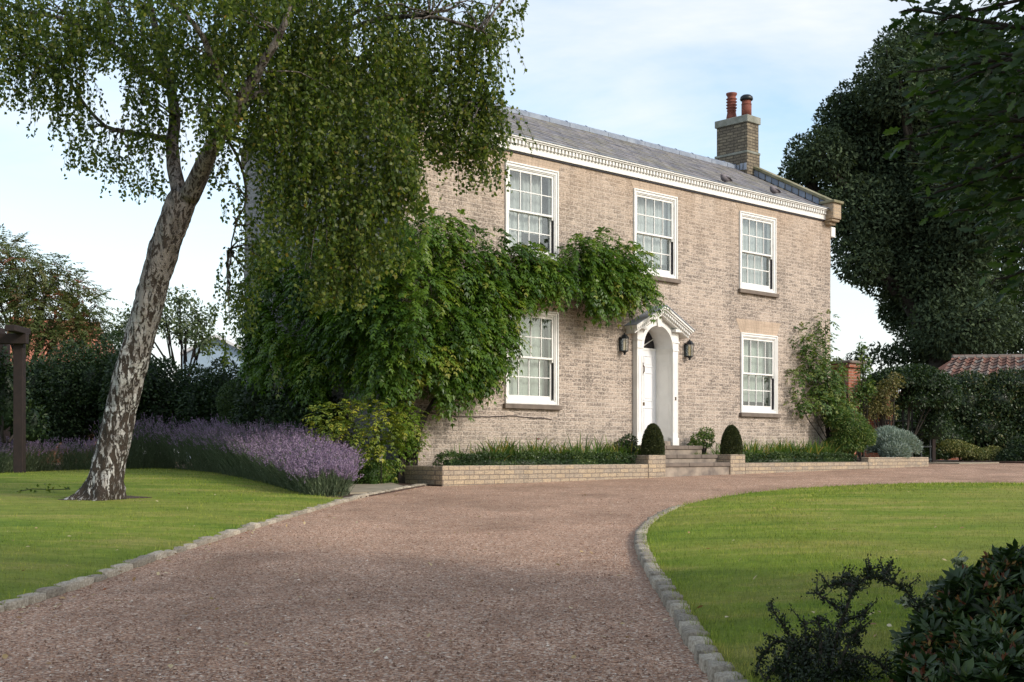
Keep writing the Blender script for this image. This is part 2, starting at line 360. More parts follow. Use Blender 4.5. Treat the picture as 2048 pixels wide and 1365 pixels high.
g = N(nt, 'ShaderNodeBsdfGlossy'); g.inputs['Roughness'].default_value = .01; tr = N(nt, 'ShaderNodeBsdfTransparent'); tr.inputs[0].default_value = (.94, .97, .96, 1)
fr = N(nt, 'ShaderNodeFresnel'); ge = N(nt, 'ShaderNodeNewGeometry'); io = N(nt, 'ShaderNodeMapRange'); io.inputs['To Min'].default_value = 1.9; io.inputs['To Max'].default_value = 1 / 1.9; lk(nt, ge.outputs['Backfacing'], io.inputs['Value']); lk(nt, io.outputs[0], fr.inputs[0]); xs = N(nt, 'ShaderNodeMixShader'); lk(nt, fr.outputs[0], xs.inputs[0]); lk(nt, tr.outputs[0], xs.inputs[1]); lk(nt, g.outputs[0], xs.inputs[2])
bw_ = N(nt, 'ShaderNodeBump'); bw_.inputs['Strength'].default_value = .12; bw_.inputs['Distance'].default_value = .02; lk(nt, nnoise(nt, ncoord(nt), 3.0, 2), bw_.inputs['Height']); lk(nt, bw_.outputs[0], g.inputs['Normal'])
lk(nt, xs.outputs[0], nt.nodes['Material Output'].inputs[0]); M['glass'] = m
def cloth_mat(name, c):
    m, nt, b = new_mat(name); b.inputs['Base Color'].default_value = (*c, 1); b.inputs['Roughness'].default_value = .9
    t = N(nt, 'ShaderNodeBsdfTranslucent'); t.inputs[0].default_value = (*c, 1); x = N(nt, 'ShaderNodeMixShader'); x.inputs[0].default_value = .35
    lk(nt, b.outputs[0], x.inputs[1]); lk(nt, t.outputs[0], x.inputs[2]); lk(nt, x.outputs[0], nt.nodes['Material Output'].inputs[0]); return m
M['sheer'] = cloth_mat('sheer_curtain', (.74, .74, .73)); M['blind'] = cloth_mat('pale_green_blind', (.64, .69, .62))

# slate roof
m, nt, b = new_mat('slate'); uv = ncoord(nt, 'UV')
a = N(nt, 'ShaderNodeAttribute'); a.attribute_name = 'rnd'
c = nramp(nt, a.outputs['Fac'], [(0, (.13, .125, .14)), (.5, (.20, .19, .20)), (1, (.27, .25, .25))])
c = nmix(nt, nramp(nt, nnoise(nt, ncoord(nt), 2.2, 6, .65), [(.45, 0.0), (.7, .8)]), c, (.24, .22, .14))
c = nmix(nt, .4, c, nramp(nt, nnoise(nt, ncoord(nt), 30, 4), [(.3, .5), (.7, 1.3)]), 'MULTIPLY')
lk(nt, c, b.inputs['Base Color']); b.inputs['Roughness'].default_value = .6; nbump(nt, b, nnoise(nt, ncoord(nt), 25, 4), .3, .006); M['slate'] = m
# gravel
m, nt, b = new_mat('gravel'); co = ncoord(nt)
vo = N(nt, 'ShaderNodeTexVoronoi'); vo.inputs['Scale'].default_value = 95; lk(nt, co, vo.inputs['Vector'])
hs = N(nt, 'ShaderNodeSeparateColor'); lk(nt, vo.outputs['Color'], hs.inputs[0])
c = nramp(nt, hs.outputs[0], [(0, (.18, .088, .05)), (.3, (.38, .215, .138)), (.6, (.53, .318, .21)), (.85, (.66, .455, .33)), (.97, (.84, .70, .56))])
c = nmix(nt, nramp(nt, hs.outputs[1], [(.75, 0.0), (.9, .5)]), c, (.30, .25, .22))
c = nmix(nt, .55, c, nramp(nt, nnoise(nt, co, 1.1, 6, .62), [(.3, .62), (.7, 1.28)]), 'MULTIPLY')
c = nmix(nt, .35, c, nramp(nt, nnoise(nt, co, 9, 5, .7), [(.3, .5), (.7, 1.35)]), 'MULTIPLY')
c = nmix(nt, nramp(nt, nnoise(nt, ncoord(nt, 'Object', (1, .5, 1)), .8, 7, .68), [(.5, 0.0), (.68, .55)]), c, (.17, .105, .07))
lk(nt, c, b.inputs['Base Color']); b.inputs['Roughness'].default_value = .9; b.inputs['Specular IOR Level'].default_value = .2
nbump(nt, b, nmix(nt, .4, vo.outputs['Distance'], nnoise(nt, co, 30, 4)), 1.0, .02); M['gravel'] = m
M['pebble'] = leaf_mat('pebble', [(0, (.13, .07, .045)), (.4, (.31, .18, .115)), (.75, (.46, .285, .19)), (.95, (.54, .38, .28)), (1, (.78, .68, .57))], .8, 0, .2)
M['soil'] = plain('bed_soil', (.10, .06, .045), 1.0, scale=14, bump=.9, c2=(.035, .022, .017))
M['earth'] = plain('field_earth', (.07, .075, .035), 1.0, scale=3, bump=.5, c2=(.035, .04, .018))
# lawn and grass
def lawn_color(nt):
    co = ncoord(nt); st = ncoord(nt, 'Object', (.5, 1.3, 1), (4, 2, 0))
    c = nramp(nt, nnoise(nt, st, 1.5, 8, .68), [(.32, (.115, .205, .024)), (.5, (.225, .295, .042)), (.68, (.385, .35, .105))])
    c = nmix(nt, nramp(nt, nnoise(nt, co, .45, 4, .55), [(.44, 0.0), (.72, .55)]), c, (.30, .275, .075))
    return nmix(nt, .5, c, nramp(nt, nnoise(nt, co, 7, 6, .75), [(.3, .55), (.7, 1.4)]), 'MULTIPLY')
m, nt, b = new_mat('lawn'); c = lawn_color(nt); co = ncoord(nt)
c = nmix(nt, .6, c, nramp(nt, nnoise(nt, co, 55, 5, .75), [(.3, .35), (.7, 1.35)]), 'MULTIPLY')
lk(nt, c, b.inputs['Base Color']); b.inputs['Roughness'].default_value = .85; b.inputs['Specular IOR Level'].default_value = .1; nbump(nt, b, nnoise(nt, co, 90, 4, .7), 1.0, .02); M['lawn'] = m
m, nt, b = new_mat('grass_blade'); a = N(nt, 'ShaderNodeAttribute'); a.attribute_name = 'rnd'
c = nmix(nt, .8, lawn_color(nt), nramp(nt, a.outputs['Fac'], [(0, (.36, .44, .38)), (.5, (1.0, 1.04, .9)), (.9, (1.55, 1.48, 1.2)), (1, (2.1, 1.8, 1.7))]), 'MULTIPLY')
lk(nt, c, b.inputs['Base Color']); b.inputs['Roughness'].default_value = .6; b.inputs['Specular IOR Level'].default_value = .2
t = N(nt, 'ShaderNodeBsdfTranslucent'); lk(nt, c, t.inputs[0]); x = N(nt, 'ShaderNodeMixShader'); x.inputs[0].default_value = .3; lk(nt, b.outputs[0], x.inputs[1]); lk(nt, t.outputs[0], x.inputs[2]); lk(nt, x.outputs[0], nt.nodes['Material Output'].inputs[0]); M['blade'] = m
# birch bark
m, nt, b = new_mat('birch_bark'); co = ncoord(nt, 'Object', (1, 1, .34)); co1 = ncoord(nt)
sp = N(nt, 'ShaderNodeSeparateXYZ'); lk(nt, co1, sp.inputs[0])
f = nnoise(nt, co, 21, 9, .68, .8)
mr = N(nt, 'ShaderNodeMapRange'); mr.inputs['From Min'].default_value = .15; mr.inputs['From Max'].default_value = 2.6; mr.inputs['To Min'].default_value = .055; mr.inputs['To Max'].default_value = -.02; lk(nt, sp.outputs['Z'], mr.inputs['Value'])
ad = N(nt, 'ShaderNodeMath', operation='ADD'); lk(nt, f, ad.inputs[0]); lk(nt, mr.outputs[0], ad.inputs[1])
crack = nramp(nt, ad.outputs[0], [(.50, 0.0), (.535, 1.0)])
mr2 = N(nt, 'ShaderNodeMapRange'); mr2.inputs['From Min'].default_value = 1.6; mr2.inputs['From Max'].default_value = 2.9; lk(nt, sp.outputs['Z'], mr2.inputs['Value'])
pale = nmix(nt, mr2.outputs[0], (.56, .55, .53), (.125, .108, .097))
pale = nmix(nt, nramp(nt, nnoise(nt, ncoord(nt, 'Object', (1, 1, 5)), 9, 5), [(.52, 0.0), (.66, .75)]), pale, (.16, .13, .11))
pale = nmix(nt, nramp(nt, nnoise(nt, ncoord(nt, 'Object', (1, 1, .3), (2, 1, 0)), 11, 6, .6), [(.42, .8), (.6, 0.0)]), pale, (.25, .22, .20))
dark = nmix(nt, nnoise(nt, co1, 16, 5), (.016, .012, .010), (.085, .065, .05))
lk(nt, nmix(nt, crack, pale, dark), b.inputs['Base Color']); b.inputs['Roughness'].default_value = .85; b.inputs['Specular IOR Level'].default_value = .2
nbump(nt, b, nmix(nt, .35, nmix(nt, 1.0, 1.0, crack, 'SUBTRACT'), nnoise(nt, co1, 22, 6, .7)), 1.0, .06); M['birch'] = m
# pantiles
m, nt, b = new_mat('pantile'); a = N(nt, 'ShaderNodeAttribute'); a.attribute_name = 'rnd'
c = nramp(nt, a.outputs['Fac'], [(0, (.12, .065, .05)), (.4, (.19, .085, .06)), (.7, (.16, .11, .09)), (1, (.17, .155, .14))])
lk(nt, nmix(nt, .5, c, nramp(nt, nnoise(nt, ncoord(nt), 6, 5), [(.3, .5), (.7, 1.3)]), 'MULTIPLY'), b.inputs['Base Color']); b.inputs['Roughness'].default_value = .85; M['pantile'] = m
m, nt, b = new_mat('orange_pantile'); a = N(nt, 'ShaderNodeAttribute'); a.attribute_name = 'rnd'
lk(nt, nramp(nt, a.outputs['Fac'], [(0, (.30, .11, .06)), (1, (.48, .19, .11))]), b.inputs['Base Color']); b.inputs['Roughness'].default_value = .85; M['orange_pantile'] = m

# foliage colours
M['birch_leaf'] = leaf_mat('birch_leaf', [(0, (.034, .064, .010)), (.55, (.092, .138, .020)), (.90, (.185, .215, .038)), (.992, (.22, .21, .05)), (1, (.32, .18, .02))], .40, .48)
M['wisteria'] = leaf_mat('wisteria_leaf', [(0, (.034, .080, .013)), (.5, (.090, .170, .020)), (.85, (.17, .25, .032)), (1, (.27, .28, .055))], .36, .40)
M['climber'] = leaf_mat('climber_leaf', [(0, (.04, .085, .018)), (.6, (.085, .155, .030)), (1, (.23, .26, .07))], .5, .3)
M['box'] = leaf_mat('box_leaf', [(0, (.022, .045, .014)), (.6, (.045, .085, .020)), (1, (.10, .15, .035))], .4, .15)
M['yew'] = leaf_mat('topiary_leaf', [(0, (.018, .028, .010)), (.6, (.045, .062, .018)), (1, (.11, .12, .038))], .5, .1)
M['lily'] = leaf_mat('strap_leaf', [(0, (.05, .115, .022)), (.6, (.115, .20, .04)), (.9, (.19, .24, .06)), (1, (.50, .36, .12))], .5, .3)
M['oak'] = leaf_mat('holm_oak_leaf', [(0, (.030, .046, .028)), (.6, (.062, .088, .050)), (1, (.105, .14, .072))], .75, .18, .06)
M['near_oak'] = leaf_mat('oak_leaf', [(0, (.015, .036, .011)), (.7, (.032, .066, .016)), (1, (.075, .13, .026))], .36, .36)
M['hedge'] = leaf_mat('hedge_leaf', [(0, (.012, .028, .011)), (.6, (.026, .052, .016)), (1, (.055, .088, .024))], .5, .2)
M['shrub_dark'] = leaf_mat('dark_shrub_leaf', [(0, (.018, .034, .016)), (.6, (.036, .062, .024)), (.92, (.075, .105, .035)), (1, (.20, .17, .07))], .38, .15)
M['mahonia'] = leaf_mat('yellow_green_leaf', [(0, (.07, .12, .018)), (.6, (.17, .22, .028)), (1, (.36, .34, .04))], .45, .25)
M['golden'] = leaf_mat('golden_shrub_leaf', [(0, (.09, .10, .03)), (.6, (.16, .15, .05)), (1, (.28, .22, .09))], .5, .25)
M['varieg'] = leaf_mat('variegated_leaf', [(0, (.05, .08, .02)), (.45, (.13, .15, .04)), (1, (.36, .33, .13))], .5, .2)
M['silver'] = leaf_mat('silver_leaf', [(0, (.15, .20, .17)), (.6, (.25, .31, .27)), (1, (.40, .46, .42))], .7, .15)
M['sumac'] = leaf_mat('sumac_leaf', [(0, (.06, .095, .025)), (.7, (.125, .145, .045)), (.92, (.15, .11, .05)), (1, (.24, .07, .04))], .5, .3)
M['apple'] = leaf_mat('apple_leaf', [(0, (.05, .08, .03)), (.6, (.09, .13, .05)), (1, (.17, .20, .09))], .5, .25)
M['lav_leaf'] = leaf_mat('lavender_foliage', [(0, (.055, .085, .04)), (.6, (.11, .15, .08)), (1, (.20, .23, .14))], .7, .15)
M['lav_flower'] = leaf_mat('lavender_flower', [(0, (.16, .11, .17)), (.6, (.28, .20, .30)), (1, (.42, .34, .43))], .8, .2, tint=(1, 1, 1))
M['rhodo'] = leaf_mat('glossy_oval_leaf', [(0, (.014, .030, .010)), (.6, (.028, .056, .014)), (1, (.06, .095, .024))], .36, .12, .3)
M['rusty'] = leaf_mat('rusty_seed_head', [(0, (.08, .022, .012)), (.6, (.17, .065, .025)), (1, (.26, .18, .05))], .6, .1)
M['coton'] = leaf_mat('cotoneaster_leaf', [(0, (.008, .016, .007)), (.6, (.015, .028, .010)), (1, (.03, .046, .015))], .45, .1)
M['cream_leaf'] = leaf_mat('cream_edged_leaf', [(0, (.06, .09, .035)), (.5, (.12, .16, .08)), (1, (.42, .45, .30))], .5, .15)
M['dead'] = leaf_mat('fallen_leaf', [(0, (.24, .13, .06)), (.4, (.40, .27, .13)), (.8, (.55, .46, .28)), (.97, (.60, .52, .36)), (1, (.40, .10, .05))], .7, .1)
M['red_flower'] = plain('red_petal', (.55, .04, .03), .6, bump=0)

# ------------------------------------------------------------------ ground, drive, lawns
def sheet(name, xs, ys, mat, dz=0.0):
    mb = MB(); nx = len(xs)
    mb.v = [(x, y, gz(y) + dz) for y in ys for x in xs]
    mb.f = [(j * nx + i, j * nx + i + 1, (j + 1) * nx + i + 1, (j + 1) * nx + i) for j in range(len(ys) - 1) for i in range(nx - 1)]
    return tag(mb.build(name, mat), kind='structure')
sheet('ground', [-1500, -60, -20, 20, 60, 1500], [-1500, -40, 0, FLAT, 60, 200, 2500], M['earth'], -0.03)
sheet('driveway', [-13, 0, 6, 12, 24], [-12, 0, 10, 20, FLAT, 41], M['gravel'], 0.0)

def dense(pts, step):
    out = []
    for a, b in zip(pts, pts[1:]):
        n = max(1, int((Vector(b) - Vector(a)).length / step))
        out += [Vector(a).lerp(Vector(b), i / n) for i in range(n)]
    out.append(Vector(pts[-1])); return out
def smooth_path(pts, it=2):
    for _ in range(it):
        q = [pts[0]]
        for a, b in zip(pts, pts[1:]): q += [Vector(a).lerp(Vector(b), .25), Vector(a).lerp(Vector(b), .75)]
        q.append(pts[-1]); pts = q
    return pts
g2 = lambda x, y: Vector((on_ground(x, y).x, on_ground(x, y).y))
kerbL = [Vector((-7.5, -3.0)), Vector((-5.2, 1.5)), Vector((-3.55, 4.9))] + [g2(*p) for p in [(0, 1226), (60, 1204), (130, 1182), (210, 1154), (300, 1121), (380, 1095), (470, 1067), (560, 1040), (640, 1017), (700, 1000), (770, 986), (830, 975), (872, 968)]]
kerbL = smooth_path(kerbL)
kerbR = [Vector((1.9, -2.0)), Vector((.95, 2.6))] + [g2(*p) for p in [(1438, 1365), (1400, 1300), (1350, 1215), (1312, 1160), (1290, 1120), (1280, 1090), (1283, 1070), (1300, 1050), (1330, 1031), (1370, 1015), (1450, 998), (1540, 986), (1650, 978), (1770, 973), (1900, 971), (2048, 972)]] + [Vector((12, 20.2)), Vector((15.5, 17)), Vector((17, 12)), Vector((16, 5)), Vector((11, 0)), Vector((5, -3))]
kerbR = smooth_path(kerbR)
lawnR = kerbR + [kerbR[0]]
lav_base = [g2(*p) for p in [(655, 1000), (600, 990), (520, 966), (430, 948), (350, 940), (250, 942)]]
cut = [i for i, p in enumerate(kerbL) if p.y < 16.9]
lawnL = kerbL[:cut[-1] + 1] + lav_base + [g2(150, 944), g2(0, 951), Vector((-16, 24)), Vector((-18, 10)), Vector((-13, -2))]
lawnL = lawnL + [lawnL[0]]
def lawn(name, bnd, c, h=0.06):
    B = dense(bnd, .25)[:-1]; rr = [0, .15, .3, .45, .6, .72, .82, .9, .95, .98, .995]; mb = MB(); n = len(B)
    mb.v.append((c[0], c[1], gz(c[1]) + h))
    for r in rr[1:] + [1.0, 1.0]:
        for p in B:
            q = Vector(c).lerp(p, r); mb.v.append((q.x, q.y, gz(q.y) + h * (1 - r ** 8) + .035))
    for k in range(n): mb.v[-1 - k] = (mb.v[-1 - k][0], mb.v[-1 - k][1], mb.v[-1 - k][2] - .08)
    L = len(rr) + 1
    for k in range(n):
        q = (k + 1) % n; mb.f.append((0, 1 + k, 1 + q))
        for j in range(L - 1): mb.f.append((1 + j * n + k, 1 + (j + 1) * n + k, 1 + (j + 1) * n + q, 1 + j * n + q))
    o = mb.build(name, M['lawn'], smooth=True); return tag(o, kind='structure')
lawn('lawn', lawnR, (7.5, 10)); lawn('lawn', lawnL, (-9, 13))
def lawn_z(p, c, bnd_h=.06): return gz(p[1]) + bnd_h + .03
def in_poly(P, poly):
    x, y = P[:, 0], P[:, 1]; ins = np.zeros(len(P), bool)
    for a, b in zip(poly, poly[1:]):
        cnd = ((a.y > y) != (b.y > y)); xi = (b.x - a.x) * (y - a.y) / ((b.y - a.y) if abs(b.y - a.y) > 1e-9 else 1e-9) + a.x
        ins ^= cnd & (x < xi)
    return ins
def dist_edge(P, poly):
    d = np.full(len(P), 9.0)
    for a, b in zip(poly, poly[1:]):
        ab = np.array([b.x - a.x, b.y - a.y]); l2 = max((ab ** 2).sum(), 1e-9); t = np.clip(((P - [a.x, a.y]) @ ab) / l2, 0, 1); d = np.minimum(d, np.linalg.norm(P - ([a.x, a.y] + t[:, None] * ab), axis=1))
    return d
def scatter_grass(name, poly, box, n, near):
    Y = near * np.exp(rng.random(n) * np.log(box[3] / near)); X = rng.uniform(-.5, .5, n) * Y * .9
    P = np.stack([X, Y], 1); P = P[in_poly(P, poly)]; de = dist_edge(P, poly)
    Z = gz(P[:, 1]) + .03 + .06 * np.clip(de / 1.2, 0, 1) ** .7 * .9; C = np.stack([P[:, 0], P[:, 1], Z - .012], 1); m = len(C)
    lf = LF(); lf.add(C, unit(np.array([0, 0, 1.]) + rng.normal(size=(m, 3)) * .45), rdir(m), rng.uniform(.022, .050, m) * (1 + .5 * (de < .08)), np.clip(.0021 * P[:, 1] / 5, .003, .011))
    return tag(lf.build(name, M['blade'], shape='blade'), 'short green mown grass covering the lawns on both sides of the drive', 'grass', kind='stuff')
scatter_grass('grass', lawnR, (0, 0, 0, 22), 330000, 3.6)
scatter_grass('grass', lawnL, (0, 0, 0, 29), 170000, 4.5)
# loose stones on the drive
n = 60000
Y = 3.8 * np.exp(rng.random(n) * np.log(22 / 3.8)); X = rng.uniform(-.46, .46, n) * Y; P = np.stack([X, Y], 1)
P = P[~in_poly(P, lawnR) & ~in_poly(P, lawnL)]; P = P[(dist_edge(P, lawnR) > .12)]
P = P[~((P[:, 0] < np.interp(P[:, 1], [p.y for p in kerbL], [p.x for p in kerbL]) + .1))]
wp = (np.array(P) - [HO.x, HO.y]); tt = wp @ [HN.x, HN.y]; P = P[tt < -1.5]; m = len(P)
s_ = rng.uniform(.0035, .0075, m) * rng.choice([1, 1, 1, 1, 1.5], m); octv = np.array([(1, 0, 0), (-1, 0, 0), (0, 1, 0), (0, -1, 0), (0, 0, .7), (0, 0, -.7)]); octf = np.array([(0, 2, 4), (2, 1, 4), (1, 3, 4), (3, 0, 4)])
an = rng.random(m) * 6.28; ca, sa = np.cos(an), np.sin(an); ov = octv[None] * (1 + rng.normal(size=(m, 6, 1)) * .25) * s_[:, None, None]
V = np.stack([ov[..., 0] * ca[:, None] - ov[..., 1] * sa[:, None] * .7 + P[:, None, 0], ov[..., 0] * sa[:, None] + ov[..., 1] * ca[:, None] * .7 + P[:, None, 1], ov[..., 2] + (gz(P[:, 1]) + s_ * .3)[:, None]], -1).reshape(-1, 3)
me = bpy.data.meshes.new('gravel_stones'); LI = (octf.ravel()[None] + (np.arange(m) * 6)[:, None]).ravel()
me.vertices.add(len(V)); me.vertices.foreach_set('co', V.astype(np.float32).ravel()); me.loops.add(len(LI)); me.loops.foreach_set('vertex_index', LI.astype(np.int32)); me.polygons.add(len(LI) // 3)
me.polygons.foreach_set('loop_start', np.arange(0, len(LI), 3).astype(np.int32)); at_ = me.attributes.new('rnd', 'FLOAT', 'FACE'); at_.data.foreach_set('value', np.repeat(rng.random(m) ** 1.1, 4).astype(np.float32)); me.update(calc_edges=True)
tag(link_mesh('gravel', me, M['pebble']), 'loose pinkish brown stones strewn over the gravel drive', 'gravel', kind='stuff')

# kerb of granite setts: every sett its own thing
setts = []
for k in range(5):
    mb = MB(); mb.box(-.5, .5, -.5, .5, -.5, .5)
    o = mb.build('kerb_stone_proto', M['kerb']); me = o.data; bpy.data.objects.remove(o)
    import bmesh
    bm = bmesh.new(); bm.from_mesh(me); bmesh.ops.subdivide_edges(bm, edges=bm.edges[:], cuts=3, use_grid_fill=True)
    for v in bm.verts:
        c = v.co.copy(); l = max(abs(c.x), abs(c.y), abs(c.z)); r = c.normalized() * .5 * 1.28; v.co = c.lerp(r, .30) * (1 + .10 * mnoise.noise(c * 2.3 + Vector((k * 9.1, 0, 0))))
    for f in bm.faces: f.smooth = True
    bm.to_mesh(me); bm.free(); setts.append(me)
random.seed(4)
def kerb(path, length, width, y0, y1, rise, label, group, maxn=150):
    D = dense(path, .02); acc = 0; nxt = 0; start = None; k = 0; i = 0
    while i < len(D) - 1 and k < maxn:
        L = length * random.uniform(.75, 1.25); j = i
        while j < len(D) - 1 and (D[j] - D[i]).length < L: j += 1
        a, b = D[i], D[j]; c = (a + b) / 2; dr = b - a; i = j
        if dr.length < L * .6 or not (y0 < c.y < y1) or c.x > 14: continue
        o = bpy.data.objects.new('kerb_stone', random.choice(setts)); col.objects.link(o)
        o.location = (c.x, c.y, gz(c.y) + rise - .07 + random.uniform(-.008, .008)); ang = math.atan2(dr.y, dr.x)
        o.rotation_euler = (random.uniform(-.05, .05), random.uniform(-.05, .05), ang + random.uniform(-.07, .07) + random.choice((0, math.pi)))
        o.scale = (dr.length * .90, width * random.uniform(.88, 1.1), .14); tag(o, label, 'kerb stone', group); k += 1
kerb(kerbL, .23, .10, 4.0, 22.5, .038, 'worn grey granite sett in the kerb between the left lawn and the gravel drive', 'granite setts edging the left lawn')
kerb(kerbR, .165, .095, 3.0, 15.0, .052, 'worn grey granite sett in the curved kerb around the right hand lawn', 'granite setts edging the round right lawn')

# bed soil and flagstone path left of the planter
def patch(name, pts, mat, dz, kind='structure'):
    mb = MB(); n = len(pts); mb.add([(p[0], p[1], gz(p[1]) + dz) for p in pts] + [(p[0], p[1], gz(p[1]) - .05) for p in pts], [tuple(range(n))] + [(i, i + n, (i + 1) % n + n, (i + 1) % n) for i in range(n)])
    return tag(mb.build(name, mat), kind=kind)
bedL = [g2(690, 1003), g2(770, 988), g2(830, 977), g2(868, 969)] + [Vector(hw(-.15, -1.2, 0)[:2]), Vector(hw(-.1, -.05, 0)[:2]), Vector(hw(-.05, 5, 0)[:2]), Vector((-9, 32)), Vector((-16, 30)), Vector((-16, 24.3)), g2(0, 950), g2(150, 943), g2(250, 941), g2(430, 947), g2(600, 989), g2(655, 999)]
patch('flower_bed_soil', bedL, M['soil'], .02)
mb = MB()
for poly in ([(700, 992), (690, 972), (770, 967), (810, 979), (745, 990)], [(690, 970), (700, 958), (735, 958), (768, 965)], [(640, 968), (660, 952), (697, 956), (686, 972)]):
    p = [g2(*q) for q in poly]; n = len(p); z = [gz(q.y) for q in p]
    mb.add([(q.x, q.y, z[i] + .045) for i, q in enumerate(p)] + [(q.x, q.y, z[i]) for i, q in enumerate(p)], [tuple(range(n))] + [(i, i + n, (i + 1) % n + n, (i + 1) % n) for i in range(n)])
tag(mb.build('path', M['flag']), kind='structure')

# ------------------------------------------------------------------ the house (house frame: x along the front, y into the house, z up from 0.45 m)
house = empty('brick_house', HO, HA)
tag(house, 'two storey pale brick country house with slate roof and white sash windows', 'house')
B0 = 0.45
LH, DH = 12.97, 5.0
EAVE = 6.72 - B0; RIDGE = 8.10 - B0; TE = -.12
def zf(z): return z - B0
wins = [(2.36, 3.72, zf(4.57), zf(6.27), 'shutter'), (5.875, 7.23, zf(4.57), zf(6.27), 'light'), (9.375, 10.72, zf(4.57), zf(6.27), 'sheer'),
        (2.36, 3.72, zf(1.865), zf(3.615), 'blind'), (9.42, 10.78, zf(1.855), zf(3.61), 'half')]
door = (6.02, 6.98, zf(1.12), zf(3.62))
ops = [w_[:4] for w_ in wins] + [door]
xs = sorted({0, LH} | {o[0] for o in ops} | {o[1] for o in ops}); zs = sorted({-.3, zf(6.5)} | {o[2] for o in ops} | {o[3] for o in ops})
mb = MB()
for a, b in zip(xs, xs[1:]):
    for c, d in zip(zs, zs[1:]):
        if any(o[0] - 1e-6 <= a and b <= o[1] + 1e-6 and o[2] - 1e-6 <= c and d <= o[3] + 1e-6 for o in ops): continue
        mb.quad((a, 0, c), (b, 0, c), (b, 0, d), (a, 0, d))
for (a, b, c, d) in ops:      # reveals
    t = .22; mb.quad((a, 0, c), (a, 0, d), (a, t, d), (a, t, c)); mb.quad((b, 0, c), (b, t, c), (b, t, d), (b, 0, d)); mb.quad((a, 0, d), (b, 0, d), (b, t, d), (a, t, d)); mb.quad((a, 0, c), (a, t, c), (b, t, c), (b, 0, c))
top = zf(6.5); sl = (RIDGE - EAVE) / (2.5 - TE)
mb.build('wall', M['brick'], house); mb = MB()
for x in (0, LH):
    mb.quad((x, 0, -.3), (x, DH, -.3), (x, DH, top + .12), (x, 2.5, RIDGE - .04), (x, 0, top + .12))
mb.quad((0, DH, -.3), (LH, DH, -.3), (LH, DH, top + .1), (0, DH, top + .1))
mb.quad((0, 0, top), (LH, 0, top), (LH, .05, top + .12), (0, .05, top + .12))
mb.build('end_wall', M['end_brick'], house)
# dark shadow-proof room boxes behind the openings
mb = MB()
for (a, b, c, d) in ops[:5]:
    a -= .5; b += .5; c -= .4; d += .3; t0, t1 = .24, 1.9
    mb.quad((a, t1, c), (b, t1, c), (b, t1, d), (a, t1, d)); mb.quad((a, t0, c), (a, t1, c), (a, t1, d), (a, t0, d)); mb.quad((b, t0, c), (b, t0, d), (b, t1, d), (b, t1, c)); mb.quad((a, t0, d), (a, t1, d), (b, t1, d), (b, t0, d)); mb.quad((a, t0, c), (b, t0, c), (b, t1, c), (a, t1, c))
mb.build('room_interior', M['room'], house)
# slates
mb = MB(); rn = []; random.seed(2)
def slates(front):
    rows = 15; u = Vector((0, 2.5 - TE, RIDGE - EAVE)); ln = u.length; u.normalize(); nrm = Vector((0, -u.z, u.y))
    if not front: u = Vector((0, -u.y, u.z)); nrm = Vector((0, u.z, -u.y)) * -1; nrm = Vector((0, abs(nrm.y), abs(nrm.z)))
    o = Vector((0, TE, EAVE)) if front else Vector((0, DH - TE, EAVE)); h = ln / rows
    for r in range(rows):
        wdt = .30; x = .30 - (wdt / 2 if r % 2 else 0)
        while x < 12.74:
            xa, xb = max(x, .3), min(x + wdt - .006, 12.74); x += wdt
            if xb - xa < .02: continue
            k = random.uniform(.010, .019); a = o + u * (h * r - .02 + random.uniform(-.006, .006)); b_ = o + u * (h * (r + 1) + .03)
            p = [Vector((xa, 0, 0)) + a + nrm * k, Vector((xb, 0, 0)) + a + nrm * (k + random.uniform(-.003, .003)), Vector((xb, 0, 0)) + b_ + nrm * .003, Vector((xa, 0, 0)) + b_ + nrm * .003]
            lo = [Vector((xa, 0, 0)) + a - nrm * .004, Vector((xb, 0, 0)) + a - nrm * .004]
            mb.add(p + lo, [(0, 1, 2, 3), (4, 5, 1, 0)]); v = random.random(); rn.extend([v, v])
slates(True); slates(False)
mb.quad((.28, TE, EAVE - .01), (12.75, TE, EAVE - .01), (12.75, 2.5, RIDGE - .012), (.28, 2.5, RIDGE - .012)); mb.quad((.28, DH - TE, EAVE - .01), (.28, 2.5, RIDGE - .012), (12.75, 2.5, RIDGE - .012), (12.75, DH - TE, EAVE - .01)); rn += [.3, .3]
roof = mb.build('roof', M['slate'], house)
roof.data.attributes.new('rnd', 'FLOAT', 'FACE').data.foreach_set('value', np.array(rn, np.float32))
mb = MB(); x = .3
while x < 12.7:
    x2 = min(x + .62, 12.72); mb.tube([(x, 2.5, RIDGE + .01), (x2 - .012, 2.5, RIDGE + .01)], .085, 10); mb.box(x, x2 - .012, 2.36, 2.64, RIDGE - .06, RIDGE + .03); mb.tube([(x2 - .015, 2.5, RIDGE + .015), (x2 + .012, 2.5, RIDGE + .015)], .095, 10); x = x2
mb.build('ridge', M['lead'], roof, smooth=False)
# cornice: plain fascia, dentils, moulding and gutter lip
cb = zf(6.48); XA, XB = .05, 12.68
mb = MB(); mb.box(XA, XB, -.055, .02, cb, cb + .115); mb.box(XA, XB, -.06, .02, cb + .117, cb + .195); mb.box(XA, XB, -.125, .02, cb + .197, cb + .222); mb.box(XA, XB, -.15, .02, cb + .224, cb + .252)
cor = mb.build('cornice', M['white'], house, .004)
mb = MB(); x = XA + .03
while x < XB - .05: mb.box(x, x + .05, -.105, -.061, cb + .122, cb + .192); x += .094
mb.build('dentils', M['white'], cor)
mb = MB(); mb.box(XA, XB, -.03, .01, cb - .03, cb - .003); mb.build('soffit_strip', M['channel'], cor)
mb = MB(); mb.box(XA, XB, -.165, -.05, cb + .255, cb + .268); mb.build('gutter', M['lead'], cor, .003)

